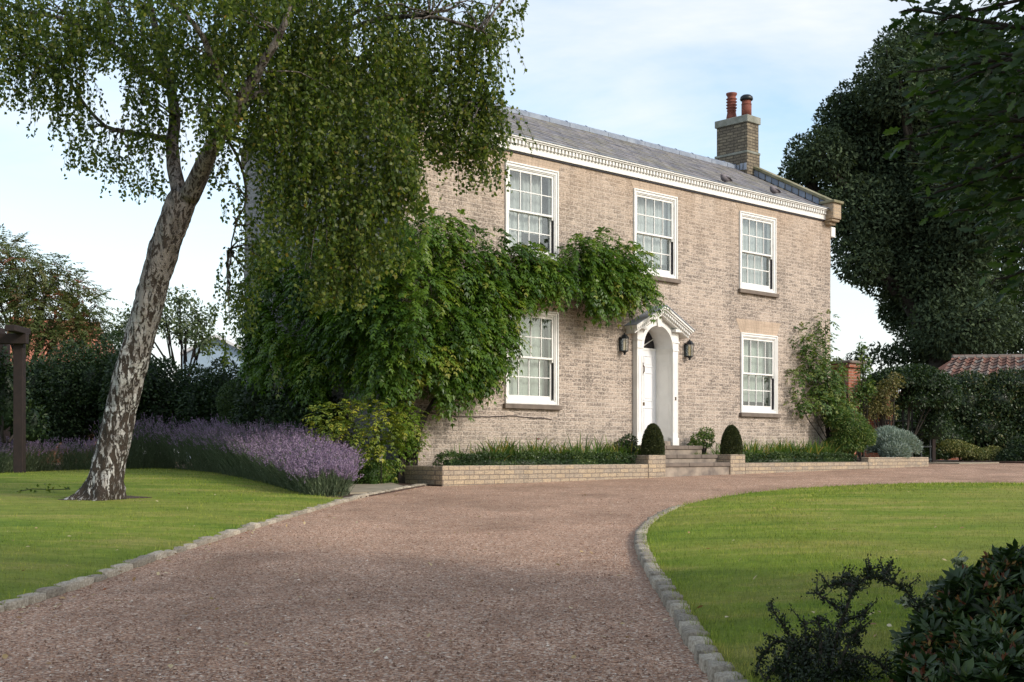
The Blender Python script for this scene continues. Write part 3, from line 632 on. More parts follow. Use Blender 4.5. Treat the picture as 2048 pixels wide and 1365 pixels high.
def coping(x0, x1, flash_x, nm='gable_coping'):
    """raised stone coping on a gable, from the kneeler up to the ridge, both slopes"""
    a = Vector((0, -.22, EAVE + .245 - .05)); b_ = Vector((0, 2.5, RIDGE + .245)); c = Vector((0, DH + .12, EAVE + .245 - .05)); mb = MB(); th = .075
    for p, q in ((a, b_), (b_, c)):
        mb.add([(x, v.y, v.z + dz) for x in (x0, x1) for v in (p, q) for dz in (0, -th)], [(0, 2, 6, 4), (1, 5, 7, 3), (0, 1, 3, 2), (4, 6, 7, 5), (0, 4, 5, 1), (2, 3, 7, 6)])
    o = mb.build(nm, M['coping'], house, .006)
    mb = MB()   # upstand below the coping, lead dressed on its inner face
    for p, q in ((a, b_), (b_, c)):
        mb.add([(x, v.y, v.z + dz) for x in (x0 + .05, x1 - .05) for v in (p, q) for dz in (-th - .002, -.34)], [(0, 2, 6, 4), (1, 5, 7, 3), (0, 1, 3, 2), (4, 6, 7, 5), (0, 4, 5, 1), (2, 3, 7, 6)])
    mb.build('upstand', M['chimney_brick'], o)
    mb = MB(); random.seed(8); k = 14
    for i in range(k):
        f0, f1 = i / k, (i + 1) / k - .01; p0, p1 = a.lerp(b_, f0), a.lerp(b_, f1); z = random.uniform(-.012, .006); xx = flash_x[0] + random.uniform(-.004, .004); ft = flash_x[1]
        mb.add([(xx, p0.y, p0.z - .082 + z), (xx, p1.y, p1.z - .082 + z), (xx + ft * .012, p1.y, p1.z - .262), (xx + ft * .012, p0.y, p0.z - .262), (xx + ft * .16, p1.y, p1.z - .212), (xx + ft * .16, p0.y, p0.z - .212)], [(0, 1, 2, 3), (3, 2, 4, 5)])
    mb.build('flashing', M['lead'], o)
coping(12.70, 13.03, (12.742, -1)); coping(-.06, .27, (.228, 1))
for x0 in (12.64, -.06):
    mb = MB(); mb.box(x0 + .03, x0 + .37, -.27, .05, zf(6.50), zf(6.86)); k = mb.build('kneeler', M['kneeler'], house, .01)
    mb = MB(); mb.box(x0 - .005, x0 + .415, -.32, .1, zf(6.862), zf(6.925)); mb.build('cap', M['coping'], k, .01)
    mb = MB(); mb.box(x0 + .05, x0 + .36, -.23, .0, zf(6.44), zf(6.498)); mb.box(x0 + .08, x0 + .34, -.14, .0, zf(6.37), zf(6.438)); mb.build('corbel', M['kneeler'], k, .01)
mb = MB(); mb.box(12.98, 13.16, -.02, .14, zf(6.12), zf(6.36)); mb.build('alarm_box', M['cream'], house, .012)
# chimney
mb = MB(); mb.box(12.45, 12.975, 2.04, 3.03, zf(7.5), zf(8.41)); mb.box(12.475, 12.955, 2.06, 3.0, zf(8.412), zf(9.165))
ch = mb.build('chimney', M['chimney_brick'], house, .006)
mb = MB(); mb.box(12.435, 12.99, 2.025, 3.045, zf(8.40), zf(8.46)); mb.build('string_course', M['cap_stone'], ch, .01)
mb = MB(); mb.box(12.435, 12.995, 2.02, 3.04, zf(9.167), zf(9.345)); mb.build('chimney_cap', M['cap_stone'], ch, .012)
mb = MB(); mb.lathe([(.14, 0), (.13, .1), (.105, .24), (.12, .25), (.12, .27), (.105, .28)] + [q for i in range(4) for q in ((.108, .30 + i * .075), (.137, .325 + i * .075), (.137, .335 + i * .075), (.105, .345 + i * .075))] + [(.105, .62), (.135, .66), (.14, .70), (.10, .70), (.09, .55)], (12.72, 2.72, zf(9.345)), 20)
mb.build('chimney_pot', M['terracotta'], ch, smooth=True)
mb = MB(); mb.lathe([(.125, 0), (.125, .30), (.118, .31), (.128, .315), (.128, .345), (.118, .35), (.115, .43)], (12.72, 2.26, zf(9.345)), 20)
pot = mb.build('chimney_pot', M['terracotta'], ch, smooth=True)
mb = MB(); mb.lathe([(.15, .43), (.165, .46), (.15, .52), (.10, .56), (.0, .575)], (12.72, 2.26, zf(9.345)), 18); mb.build('cowl', M['black'], pot, smooth=True)
mb = MB(); random.seed(3)
for i in range(9): mb.box(12.43 - random.uniform(0, .008), 12.448, 2.06 + i * .105, 2.06 + i * .105 + .075, zf(7.98) + i * .012 * (0 if i > 4 else 1), zf(8.02) + .10 + random.uniform(0, .05))
mb.build('stepped_flashing', M['lead'], ch)

# windows
def curtain(a, b, z0, z1, t, mat, parent, folds, amp, seed):
    mb = MB(); random.seed(seed); n = folds * 6
    pts = [(a + (b - a) * i / n, t + amp * math.sin(i / 6 * 2 * math.pi + random.uniform(-.4, .4)) * random.uniform(.6, 1.2)) for i in range(n + 1)]
    for (x, y) in pts: mb.v += [(x, y, z0), (x, y, z1)]
    mb.f = [(2 * i, 2 * i + 2, 2 * i + 3, 2 * i + 1) for i in range(n)]; return mb.build('curtain', mat, parent, smooth=True)
def window(i, a, b, c, d, style):
    fw = .095; mb = MB()
    def ring(mb, a, b, c, d, wd, t0, t1, bot=None):
        bt = wd if bot is None else bot
        mb.box(a, a + wd, t0, t1, c, d); mb.box(b - wd, b, t0, t1, c, d); mb.box(a + wd + .0005, b - wd - .0005, t0 + .0005, t1, d - wd, d); mb.box(a + wd + .0005, b - wd - .0005, t0 + .0005, t1, c, c + bt)
    ring(mb, a - .003, b + .003, c - .002, d + .003, .03, -.038, .02, .012); ring(mb, a + .031, b - .031, c + .012, d - .031, .045, -.022, .16, .045); ring(mb, a + .077, b - .077, c + .058, d - .077, .02, -.006, .155, .02)
    win = mb.build('window', M['white'], house, .004)
    ia, ib, ic, id_ = a + .098, b - .098, c + .08, d - .098; mid = (ic + id_) / 2
    for nm, (z0, z1, t0, t1) in (('upper', (mid - .02, id_, .012, .05)), ('lower', (ic, mid + .02, .062, .10))):
        mb = MB(); st = .042; rt, rb = (.045, .04) if nm == 'upper' else (.04, .085)
        mb.box(ia, ia + st, t0, t1, z0, z1); mb.box(ib - st, ib, t0, t1, z0, z1); mb.box(ia + st, ib - st, t0 + .001, t1, z1 - rt, z1 - .001); mb.box(ia + st, ib - st, t0 + .001, t1, z0 + .001, z0 + rb)
        if nm == 'upper': mb.box(ia, ia + .03, t0 + .005, t1 - .005, z0 - .05, z0); mb.box(ib - .03, ib, t0 + .005, t1 - .005, z0 - .05, z0)
        ga, gb, gc, gd = ia + st, ib - st, z0 + rb, z1 - rt
        for k in (1, 2, 3): x = ga + (gb - ga) * k / 4; mb.box(x - .011, x + .011, t0 + .006, t1 - .004, gc, gd)
        z = (gc + gd) / 2; mb.box(ga, gb, t0 + .008, t1 - .006, z - .011, z + .011)
        sh = mb.build('sash', M['white'], win, .003)
        mb = MB(); mb.box(ga, gb, (t0 + t1) / 2 - .002, (t0 + t1) / 2 + .002, gc, gd); mb.build('pane', M['glass'], win)
    mb = MB(); mb.box(ib - .001, ib + .003, .006, .061, ic + .02, mid - .075); mb.build('sash_channel', M['channel'], win); mb = MB(); mb.box(ia - .003, ia + .001, .006, .061, ic + .02, mid - .075); mb.build('sash_channel', M['channel'], win)
    mb = MB(); mb.box(a - .05, b + .065, -.075, .2, c - .09, c - .006); mb.build('sill', M['stone'], win, .006)
    mb = MB()      # splayed flat arch of gauged brick
    h = .30 if d < 4 else zf(6.45) - d - .005; o = .16 if d < 4 else .13; n = 16
    for k in range(n):
        f0, f1 = k / n, (k + 1) / n; g = .0015
        x0, x1 = a + (b - a) * f0 + g, a + (b - a) * f1 - g; X0, X1 = a - o + (b - a + 2 * o) * f0 + g, a - o + (b - a + 2 * o) * f1 - g
        mb.prism([(x0, d + .004), (x1, d + .004), (X1, d + h), (X0, d + h)], -.005, .05)
    mb.build('lintel', M['lintel'], win)
    t = .21
    if style == 'shutter':
        curtain(ia, ib - .1, ic + .42, id_, t, M['sheer'], win, 9, .022, i); curtain(ia, ia + .52, ic, ic + .42, t + .01, M['sheer'], win, 4, .02, i)
    elif style == 'light': curtain(ia, ib, ic + .22, id_, t, M['sheer'], win, 11, .02, i)
    elif style == 'sheer': curtain(ia - .02, ib - .07, ic, id_, t, M['sheer'], win, 12, .03, i)
    elif style == 'blind': curtain(ia, ia + .55, ic, id_, t, M['blind'], win, 3, .02, i); curtain(ia + .58, ib - .02, ic, id_, t + .03, M['blind'], win, 3, .015, i + 3)
    else: curtain(ia, ia + .48, ic + .18, id_, t, M['blind'], win, 3, .015, i); curtain(ia + .55, ib, ic + .18, id_, t + .02, M['blind'], win, 4, .015, i)
for i, w_ in enumerate(wins): window(i, *w_)

# door case: pilasters, arch, pedimented hood, door leaf in a deep reveal
DC = 6.50; dz0 = zf(1.12)
mb = MB()
for s0, s1 in ((5.86, 6.03), (6.97, 7.14)):
    mb.box(s0, s1, -.12, .0, dz0 + .16, zf(3.06)); mb.box(s0 - .015, s1 + .015, -.135, .0, dz0, dz0 + .158); mb.box(s0 + .03, s0 + .04, -.128, -.1201, dz0 + .26, zf(2.92)); mb.box(s1 - .04, s1 - .03, -.128, -.1201, dz0 + .26, zf(2.92))
    mb.box(s0 - .012, s1 + .012, -.135, .0, zf(3.062), zf(3.10)); mb.box(s0 - .004, s1 + .004, -.127, .0, zf(3.102), zf(3.22)); mb.box(s0 - .02, s1 + .02, -.145, .0, zf(3.222), zf(3.26)); mb.box(s0 - .006, s1 + .006, -.13, .0, zf(3.262), zf(3.44)); mb.box(s0 - .05, s1 + .05, -.24, .0, zf(3.442), zf(3.50))
surr = mb.build('door_surround', M['white'], house, .005)
ar, az = .455, zf(3.10); mb = MB(); n = 28   # arch plate
arch = [(DC + ar * math.cos(math.pi * k / n), az + ar * math.sin(math.pi * k / n)) for k in range(n + 1)]
def outer(k):
    a = math.pi * k / n; dx, dzz = math.cos(a), math.sin(a); hx = .47; pk = zf(3.93); sl2 = .52
    t = min(hx / abs(dx) if abs(dx) > 1e-6 else 9, (pk - az) / (dzz + sl2 * abs(dx)) if dzz + sl2 * abs(dx) > 1e-6 else 9); return (DC + dx * t, az + dzz * t)
for k in range(n):
    p, q, P_, Q_ = arch[k], arch[k + 1], outer(k), outer(k + 1)
    mb.add([(p[0], -.10, p[1]), (q[0], -.10, q[1]), (Q_[0], -.10, Q_[1]), (P_[0], -.10, P_[1])], [(0, 1, 2, 3)])
    mb.add([(p[0], -.10, p[1]), (q[0], -.10, q[1]), (q[0], .36, q[1]), (p[0], .36, p[1])], [(0, 3, 2, 1)])       # barrel soffit
    ro = ar + .085; c0, s0_, c1, s1_ = math.cos(math.pi * k / n), math.sin(math.pi * k / n), math.cos(math.pi * (k + 1) / n), math.sin(math.pi * (k + 1) / n)
    A = [(DC + r_ * c, y, az + r_ * s2) for y in (-.135, -.101) for r_, c, s2 in ((ar - .004, c0, s0_), (ar - .004, c1, s1_), (ro, c1, s1_), (ro, c0, s0_))]
    mb.add(A, [(0, 1, 2, 3), (0, 4, 5, 1), (2, 6, 7, 3)])
mb.prism([(DC - .045, az + ar - .03), (DC + .045, az + ar - .03), (DC + .075, az + ar + .15), (DC - .075, az + ar + .15)], -.165, -.102)
mb.build('arch', M['white'], surr)
mb = MB()      # panelled reveals
for x, sg in ((DC - ar, 1), (DC + ar, -1)):
    mb.quad((x, -.10, dz0 + .06), (x, .36, dz0 + .06), (x, .36, az), (x, -.10, az))
    for z0, z1 in ((.35, .86), (1.0, 1.64), (1.72, 1.90)): 
        for (y0, y1, za, zb) in ((-.03, -.018, z0, z1), (.268, .28, z0, z1), (-.018, .268, z0, z0 + .012), (-.018, .268, z1 - .012, z1)): mb.box(min(x, x + sg * .008), max(x, x + sg * .008), y0, y1, dz0 + za, dz0 + zb)
    mb.box(min(x, x + sg * .012), max(x, x + sg * .012), -.10, .36, az - .015, az + .012)
mb.build('reveal', M['cream'], surr)
mb = MB(); mb.box(DC - ar, DC + ar, .325, .37, dz0 + .09, az - .02)
for xa, xb in ((DC - .36, DC - .05), (DC + .05, DC + .36)):
    for z0, z1 in ((.14, .78), (.92, 1.5), (1.62, 1.85)):
        for (x0, x1, za, zb) in ((xa, xa + .014, z0, z1), (xb - .014, xb, z0, z1), (xa + .014, xb - .014, z0, z0 + .014), (xa + .014, xb - .014, z1 - .014, z1)): mb.box(x0, x1, .313, .326, dz0 + za, dz0 + zb)
        mb.box(xa + .05, xb - .05, .317, .326, dz0 + z0 + .05, dz0 + z1 - .05)
dr = mb.build('door', M['door_paint'], house, .002)
mb = MB(); mb.box(DC - .10, DC + .10, .318, .327, dz0 + .82, dz0 + .89); mb.build('letter_plate', M['brass'], dr, .003)
mb = MB(); mb.tube([(DC, .31, dz0 + 1.68), (DC + .04, .285, dz0 + 1.62), (DC + .04, .285, dz0 + 1.52), (DC, .295, dz0 + 1.47), (DC - .04, .285, dz0 + 1.52), (DC - .04, .285, dz0 + 1.62), (DC, .31, dz0 + 1.68)], .013, 6); mb.lathe([(.03, 0), (.035, .03), (.02, .05)], (DC, .305, dz0 + 1.66), 10); mb.box(DC - .016, DC + .016, .29, .32, dz0 + 1.44, dz0 + 1.68); mb.build('door_knocker', M['brass'], dr)
mb = MB()
for k in range(n): p, q = arch[k], arch[k + 1]; mb.quad((DC, .355, az + .02), (p[0], .355, p[1]), (q[0], .355, q[1]))
fan = mb.build('fanlight', plain('dark_fanlight_glass', (.02, .018, .02), .08, bump=0), house)
mb = MB(); mb.box(DC - ar, DC + ar, .315, .36, az - .02, az + .03)
for a in (30, 62, 90, 118, 150): a = R(a); mb.tube([(DC + .06 * math.cos(a), .345, az + .03 + .06 * math.sin(a)), (DC + ar * math.cos(a), .345, az + ar * math.sin(a))], .011, 6)
mb.build('glazing_bar', M['white'], fan)
mb = MB(); mb.box(DC - ar, DC + ar, -.08, .40, dz0 - .02, dz0 + .09); mb.build('threshold', M['step_stone'], house, .006)
mb = MB(); mb.box(7.04, 7.06, -.142, -.12, dz0 + .93, dz0 + 1.0); mb.build('bell_push', M['brass'], surr, .003)
# hood
mb = MB(); hw_ = .86; zp, ze = zf(3.93), zf(3.50); ln = math.hypot(hw_, zp - ze)
for sg in (-1, 1):
    def rake(mb, off0, off1, t0, t1, ext=0.0):
        """sloping bar: off0..off1 below the roof line"""
        pts = [(DC, zp - off0), (DC + sg * (hw_ + ext), ze - off0 - ext * .5), (DC + sg * (hw_ + ext), ze - off1 - ext * .5), (DC, zp - off1)]
        if sg < 0: pts = pts[::-1]
        mb.prism(pts, t0, t1)
    rake(mb, -.01, .035, -.335, .0, .03); rake(mb, .036, .07, -.31, .0); rake(mb, .135, .175, -.235, .0, -.02)
    for k in range(15):
        f = (k + .5) / 15.5; x = DC + sg * hw_ * f; z = zp + (ze - zp) * f - .071
        mb.add([(x + sx * .018, y, z + sx * sg * -.009 + dz) for y in (-.285, -.235) for sx in (-1, 1) for dz in (0, -.062)], [(0, 1, 3, 2), (4, 6, 7, 5), (0, 4, 5, 1), (2, 3, 7, 6), (1, 5, 7, 3), (0, 2, 6, 4)])
    rake(mb, .0701, .134, -.234, .0, -.02)
hood = mb.build('hood', M['white'], house, .003)
mb = MB()
for sg in (-1, 1):
    pts = [(DC, zp + .024), (DC + sg * .91, ze - .001), (DC + sg * .91, ze - .012), (DC, zp + .012)]; mb.prism(pts if sg > 0 else pts[::-1], -.35, .0)
mb.build('hood_roof', M['lead'], hood)
# thin cable clipped along the wall
mb = MB(); random.seed(5); mb.tube([(s_, -.012, zf(1.62) + .02 * math.sin(s_ * 3.1) + random.uniform(-.008, .008)) for s_ in np.arange(.2, 3.6, .16)], .008, 5); mb.build('cable', M['cable'], house)

# lanterns on the wall
def lantern(loc, label):
    r = empty('wall_lantern', loc, HA); tag(r, label, 'lantern', 'lanterns beside the front door')
    mb = MB(); mb.box(-.05, .05, -.02, .0, -.14, .14); mb.box(-.015, .015, -.14, -.02, .13, .16); mb.box(-.012, .012, -.09, -.02, -.15, -.125); mb.build('back_plate', M['black'], r, .004)
    mb = MB(); n = 6
    mb.lathe([(.02, -.215), (.028, -.20), (.02, -.185), (.045, -.16), (.075, -.145), (.075, -.13), (.0, -.13)], (0, -.105, 0), n)
    mb.lathe([(.0, .108), (.088, .108), (.09, .12), (.07, .15), (.045, .18), (.02, .195), (.012, .215), (.0, .22)], (0, -.105, 0), n)
    for k in range(n): a = 2 * math.pi * k / n; mb.tube([(.07 * math.cos(a), -.105 + .07 * math.sin(a), -.135), (.08 * math.cos(a), -.105 + .08 * math.sin(a), .112)], .007, 4)
    mb.build('cage', M['black'], r)
    mb = MB(); v = []
    for z, q in ((-.13, .066), (.108, .076)): v += [(q * math.cos(2 * math.pi * k / n), -.105 + q * math.sin(2 * math.pi * k / n), z) for k in range(n)]
    mb.add(v, [(k, (k + 1) % n, (k + 1) % n + n, k + n) for k in range(n)]); mb.build('glass', M['glass'], r)
    for x in (-.022, .022):
        mb = MB(); mb.lathe([(.011, -.12), (.011, .045), (.006, .055), (.008, .07), (.002, .1)], (x, -.105, 0), 8); mb.build('candle', M['candle'], r)
    return r
lantern(hw(5.50, 0, 3.12), 'black iron lantern on the brick wall left of the front door')
lantern(hw(7.53, 0, 3.12), 'black iron lantern on the brick wall right of the front door')

# raised planters, piers and steps (house frame, world heights)
def hobj(mb, name, mat, parent, bevel=0.0): return mb.build(name, mat, parent, bevel)
pl = empty('brick_planter', HO, HA); tag(pl, 'low yellowish brick planter wall left of the front steps', 'planter')
mb = MB(); mb.box(-.13, 4.94, -1.2, -1.0, -.2, zf(.755)); mb.box(-.13, .08, -.998, -.02, -.2, zf(.752)); mb.build('wall', M['planter_brick'], pl, .012)
mb = MB(); mb.box(4.942, 5.445, -1.205, -.76, -.2, zf(.925)); mb.build('pier', M['planter_brick'], pl, .012)
mb = MB(); mb.box(.08, 4.95, -1.0, -.02, -.2, zf(.70)); mb.build('soil', M['soil'], pl)
pr = empty('brick_planter', HO, HA); tag(pr, 'long low pale brick planter wall right of the front steps', 'planter')
mb = MB(); mb.box(7.972, 12.66, -1.2, -1.0, -.2, zf(.765)); mb.box(12.662, 15.4, -1.21, -1.0, -.1, zf(.868)); mb.box(15.2, 15.41, -.998, 1.0, -.1, zf(.865)); mb.build('wall', M['planter_brick'], pr, .012)
mb = MB(); mb.box(7.476, 7.97, -1.205, -.76, -.2, zf(.935)); mb.build('pier', M['planter_brick'], pr, .012)
mb = MB(); mb.box(7.96, 12.66, -1.0, -.02, -.2, zf(.71)); mb.box(12.66, 15.2, -1.0, .9, -.1, zf(.80)); mb.build('soil', M['soil'], pr)
stp = empty('stone_steps', HO, HA); tag(stp, 'three worn stone steps leading up to the white front door', 'steps')
for (a, b, t0, z0, z1) in ((5.447, 7.474, -1.17, -.25, zf(.745)), (5.447, 7.474, -.86, zf(.70), zf(.905)), (5.60, 7.42, -.52, zf(.85), zf(1.085))):
    mb = MB(); mb.box(a, b, t0, -.005, z0, z1 - .05); st = mb.build('step', M['step_stone'], stp, .006)
    mb = MB(); cuts = [a, a + (b - a) * .36, a + (b - a) * .74, b]
    for c0, c1 in zip(cuts, cuts[1:]): mb.box(c0 + .003, c1 - .003, t0 - .025, -.004, z1 - .048, z1 + .03)
    mb.build('tread', M['stone'], st, .008)

# pigeons sitting at the foot of the roof
def pigeon(x, y, label):
    s_, z_ = wall_pt(x, y, -.02); zr = EAVE + B0 + sl * .10 + .03
    r = empty('pigeon', hw(s_, -.02, zr), HA); tag(r, label, 'pigeon', 'pigeons on the roof edge')
    body = MB(); body.tube([(.25, .0, .085), (.19, 0, .09), (.12, 0, .095), (.04, 0, .10), (-.04, 0, .11), (-.085, 0, .135), (-.10, 0, .155), (-.118, 0, .165), (-.138, 0, .16), (-.158, 0, .152)], [.018, .026, .05, .078, .076, .052, .038, .034, .014, .004], 12)
    for yy in (-.025, .025): body.tube([(.02, yy, .05), (.0, yy, .0)], .006, 5)
    body.build('body', plain('pigeon_feathers', (.24, .21, .22), .8, scale=12, c2=(.12, .11, .13)), r, smooth=True)
    for sg in (-1, 1):
        mb = MB(); mb.tube([(-.05, sg * .058, .12), (.04, sg * .072, .105), (.14, sg * .05, .085), (.24, sg * .02, .07)], [.02, .04, .028, .006], 10, ell=.35); mb.build('wing', plain('pigeon_wing', (.13, .12, .14), .8, scale=14), r, smooth=True)
pigeon(1450, 371, 'grey brown pigeon on the roof edge nearer the middle of the house'); pigeon(1548, 393, 'grey brown pigeon on the roof edge nearer the right gable')

# ================================================================== plants
def V3(v): return np.array([v[0], v[1], v[2]], float)
def px_blobs(Yf, items):
    """crown clumps given by photo position: (x, y, rx, ry, depth offset) -> centre and radii in metres"""
    out = []
    for it in items:
        x, y, rx, ry = it[:4]; dY = it[4] if len(it) > 4 else 0.0; Y = Yf + dY
        k = Y / F; out.append((V3(at(x, y, Y)), rx * k, ry * k))
    return out

# ------------------------------------------------------------------ birch
birch = empty('birch_tree', (0, 0, 0)); BY = 15.25; base = on_ground(200, 1012)
birch.location = base; tag(birch, 'leaning silver birch with weeping leaves on the left lawn', 'tree')
def bp(x, y, dY=0.0): return at(x, y, BY + dY) - base
trunk_px = [(196, 1016, 0), (205, 985, 0), (218, 930, 0), (232, 870, 0), (247, 800, 0), (264, 730, -.05), (283, 660, -.1), (300, 600, -.15), (316, 540, -.2), (334, 480, -.25), (352, 430, -.3), (368, 390, -.3)]
trunk_r = [.31, .225, .195, .182, .178, .175, .172, .17, .168, .168, .17, .155]
pts = smooth_path([bp(*p) for p in trunk_px], 2); rr = np.interp(np.linspace(0, 1, len(pts)), np.linspace(0, 1, len(trunk_r)), trunk_r)
mb = MB(); mb.tube([a.lerp(b, f) for a, b in zip(pts, pts[1:]) for f in (0, .34, .67)] + [pts[-1]], list(rr), 64)
def cent(p):
    z = [q.z for q in pts]; return Vector((np.interp(p.z, z, [q.x for q in pts]), np.interp(p.z, z, [q.y for q in pts]), p.z))
V = []
for v in mb.v:      # bark plates, knots and root flare
    p = Vector(v); c_ = cent(p); d = (p - c_); h = p.z
    a = math.atan2(d.y, d.x); flare = max(0, .5 - h) / .5
    k = 1 + .10 * mnoise.noise(Vector((p.x * 5, p.y * 5, p.z * 2.2))) + .10 * mnoise.noise(Vector((p.x * 16, p.y * 16, p.z * 5))) + .05 * mnoise.noise(Vector((p.x * 34, p.y * 34, p.z * 12))) + flare ** 2 * .62 * max(0, math.sin(a * 4 + .6)) + .12 * flare * mnoise.noise(p * 11)
    V.append(tuple(c_ + d * k))
mb.v = V
limbs = [([(362, 405, -.3), (349, 350, -.1), (344, 300, .1), (350, 240, .3), (345, 180, .5), (325, 110, .7), (300, 20, .9), (290, -80, 1.0)], [.10, .088, .08, .072, .06, .05, .035, .02]),
         ([(378, 392, -.35), (396, 350, -.5), (420, 300, -.7), (450, 245, -.9), (480, 195, -1.0), (520, 140, -1.1), (560, 70, -1.2), (590, -30, -1.2)], [.125, .105, .092, .085, .07, .055, .04, .02]),
         ([(352, 452, -.3), (398, 375, -.05), (418, 320, .5), (440, 270, .9), (500, 200, 1.2), (570, 130, 1.5), (650, 60, 1.6), (740, 10, 1.6)], [.06, .08, .075, .065, .055, .045, .035, .02]),
         ([(344, 280, .1), (290, 270, .3), (240, 262, .4), (200, 250, .4), (160, 200, .3), (120, 120, .2)], [.045, .035, .028, .022, .018, .012]),
         ([(470, 210, -1.0), (430, 140, -1.3), (400, 60, -1.6), (340, 0, -1.8)], [.05, .04, .03, .015]),
         ([(480, 200, -1.0), (590, 170, .2), (680, 200, .9), (760, 260, 1.0)], [.045, .035, .025, .012]),
         ([(560, 135, 1.4), (680, 120, 1.2), (800, 110, 1.0), (900, 150, .8), (970, 210, .6)], [.05, .04, .03, .02, .012]),
         ([(600, 110, 1.5), (730, 40, .6), (860, 30, 0), (960, 60, -.2)], [.045, .035, .025, .012]),
         ([(345, 180, .5), (250, 110, .9), (150, 40, 1.2), (40, 20, 1.2)], [.05, .04, .03, .015]),
         ([(440, 270, .9), (520, 290, .6), (600, 330, .3), (660, 400, .2)], [.035, .03, .022, .012]),
         ([(445, 260, .9), (485, 330, 1.0), (494, 400, 1.0), (470, 450, 1.0), (460, 500, 1.0)], [.022, .018, .014, .012, .008])]
def crooked(p, amp): return [q + Vector((random.uniform(-1, 1), random.uniform(-1, 1), random.uniform(-1, 1))) * amp for q in p]
random.seed(9)
for lp, lr in limbs:
    q = smooth_path([bp(*p) for p in lp], 1); mb.tube(crooked(q, .012), list(np.interp(np.linspace(0, 1, len(q)), np.linspace(0, 1, len(lr)), lr)), 9)
tb = mb
clumps = [(20, 60, 80, 100), (120, 40, 110, 90), (125, 180, 55, 110), (60, 150, 60, 70), (165, 270, 45, 75), (-70, 80, 100, 120), (255, 60, 110, 80), (325, 140, 85, 100), (275, 230, 50, 75), (258, 320, 42, 70, .5), (300, 350, 36, 55, .6), (325, 260, 40, 60),
          (215, 300, 28, 45, .4), (430, 70, 120, 100, -1), (430, 170, 65, 100, -1.2), (432, 235, 34, 62, -1.3), (560, 70, 150, 110), (525, 210, 90, 100, .6), (600, 250, 115, 140, -.6), (700, 120, 150, 130), (720, 300, 115, 150, -.6), (640, 420, 100, 130, -.8),
          (735, 450, 72, 110, -.9), (690, 545, 42, 70, -1), (640, 560, 35, 60, -1), (560, 390, 55, 100, -.2), (790, 370, 55, 70, -.7), (815, 330, 40, 90, -.5), (860, 80, 130, 95, .6), (855, 215, 105, 110, .6), (950, 120, 50, 125, .5), (905, 275, 48, 65, .4), (965, 305, 40, 75, .3), (988, 240, 30, 75, .4),
          (940, 225, 50, 90, .5), (980, 35, 55, 50, .6), (1035, 8, 25, 18, .6), (445, 320, 45, 60, .8), (465, 400, 30, 40, 1), (500, 480, 30, 60, 1), (470, 560, 32, 75, 1), (445, 660, 16, 75, 1), (490, 610, 28, 60, 1), (525, 520, 26, 60, .8), (200, -110, 240, 110, .5), (580, -110, 280, 120, 0), (880, -90, 140, 90, .5),
          (430, -60, 200, 100, -1.8), (650, -30, 200, 110, 2.0), (200, 60, 200, 90, 1.6), (760, 180, 120, 110, 1.6)]
lf = LF(); TW = []; TR = []
for (x, y, rx, ry, *dd) in clumps:
    dY = (dd[0] if dd else 0.0); k = (BY + dY) / F; sparse = .42 if (x < 330 and y > 210) or (x < 535 and y > 290) else (.68 if x < 520 and y < 260 else (.62 if x < 620 and y > 300 else 1.0))
    ns = int(rx * ry * math.pi * .0062 * sparse) + 4
    a = rng.random(ns) * 6.283; q = np.sqrt(rng.random(ns)); cx_ = x + rx * q * np.cos(a); cy_ = y - ry * .25 + ry * .75 * q * np.sin(a)
    dep = np.minimum(1.15, rx * k * .9); Yd = BY + dY + rng.normal(size=ns) * dep * .55
    S0 = np.stack([(cx_ - CX) / F * Yd, Yd, CAMZ + (HY - cy_) / F * Yd], 1) - V3(base)
    ln = np.minimum(rng.uniform(.25, .8, ns), np.maximum(.15, (y + ry - cy_) * k * rng.uniform(.8, 1.1, ns))); nd = 20
    t = np.linspace(0, 1, nd)[None, :, None]; dr = rng.normal(size=(ns, 1, 3)) * np.array([.16, .16, 0.02]) * ln[:, None, None]
    P = S0[:, None] + dr * np.sqrt(t) * 2 * .8 + np.array([0, 0, -1.]) * ln[:, None, None] * t + rng.normal(size=(ns, nd, 3)) * .006
    TW.append(P[:, ::5]); TR.append(np.full((ns, 4), .0022))
    keep = rng.random((ns, nd)) < np.clip(ln / .036 / nd, .3, 1.0)[:, None]
    C = P[keep] + rng.normal(size=(keep.sum(), 3)) * .012; m_ = len(C)
    D = unit(rng.normal(size=(m_, 3)) * [.75, .75, .25] + [0, 0, -.75]); Nn = unit(rng.normal(size=(m_, 3)) * [1, 1, .4] + [.25, -.25, .3])
    lf.add(C, D, Nn, rng.uniform(.040, .066, m_), rng.uniform(.031, .050, m_))
tv, tq = tubes_np(np.concatenate(TW), np.concatenate(TR))
lf.build('crown', M['birch_leaf'], birch, 'kite', extra=(tv, tq, .1))
patch('soil', [Vector((base.x + (.46 + .10 * math.sin(a * 3 + 1) + .06 * math.sin(a * 7)) * math.cos(a), base.y + (.46 + .1 * math.sin(a * 2)) * math.sin(a))) for a in np.linspace(0, 6.1, 26)], M['soil'], .099)
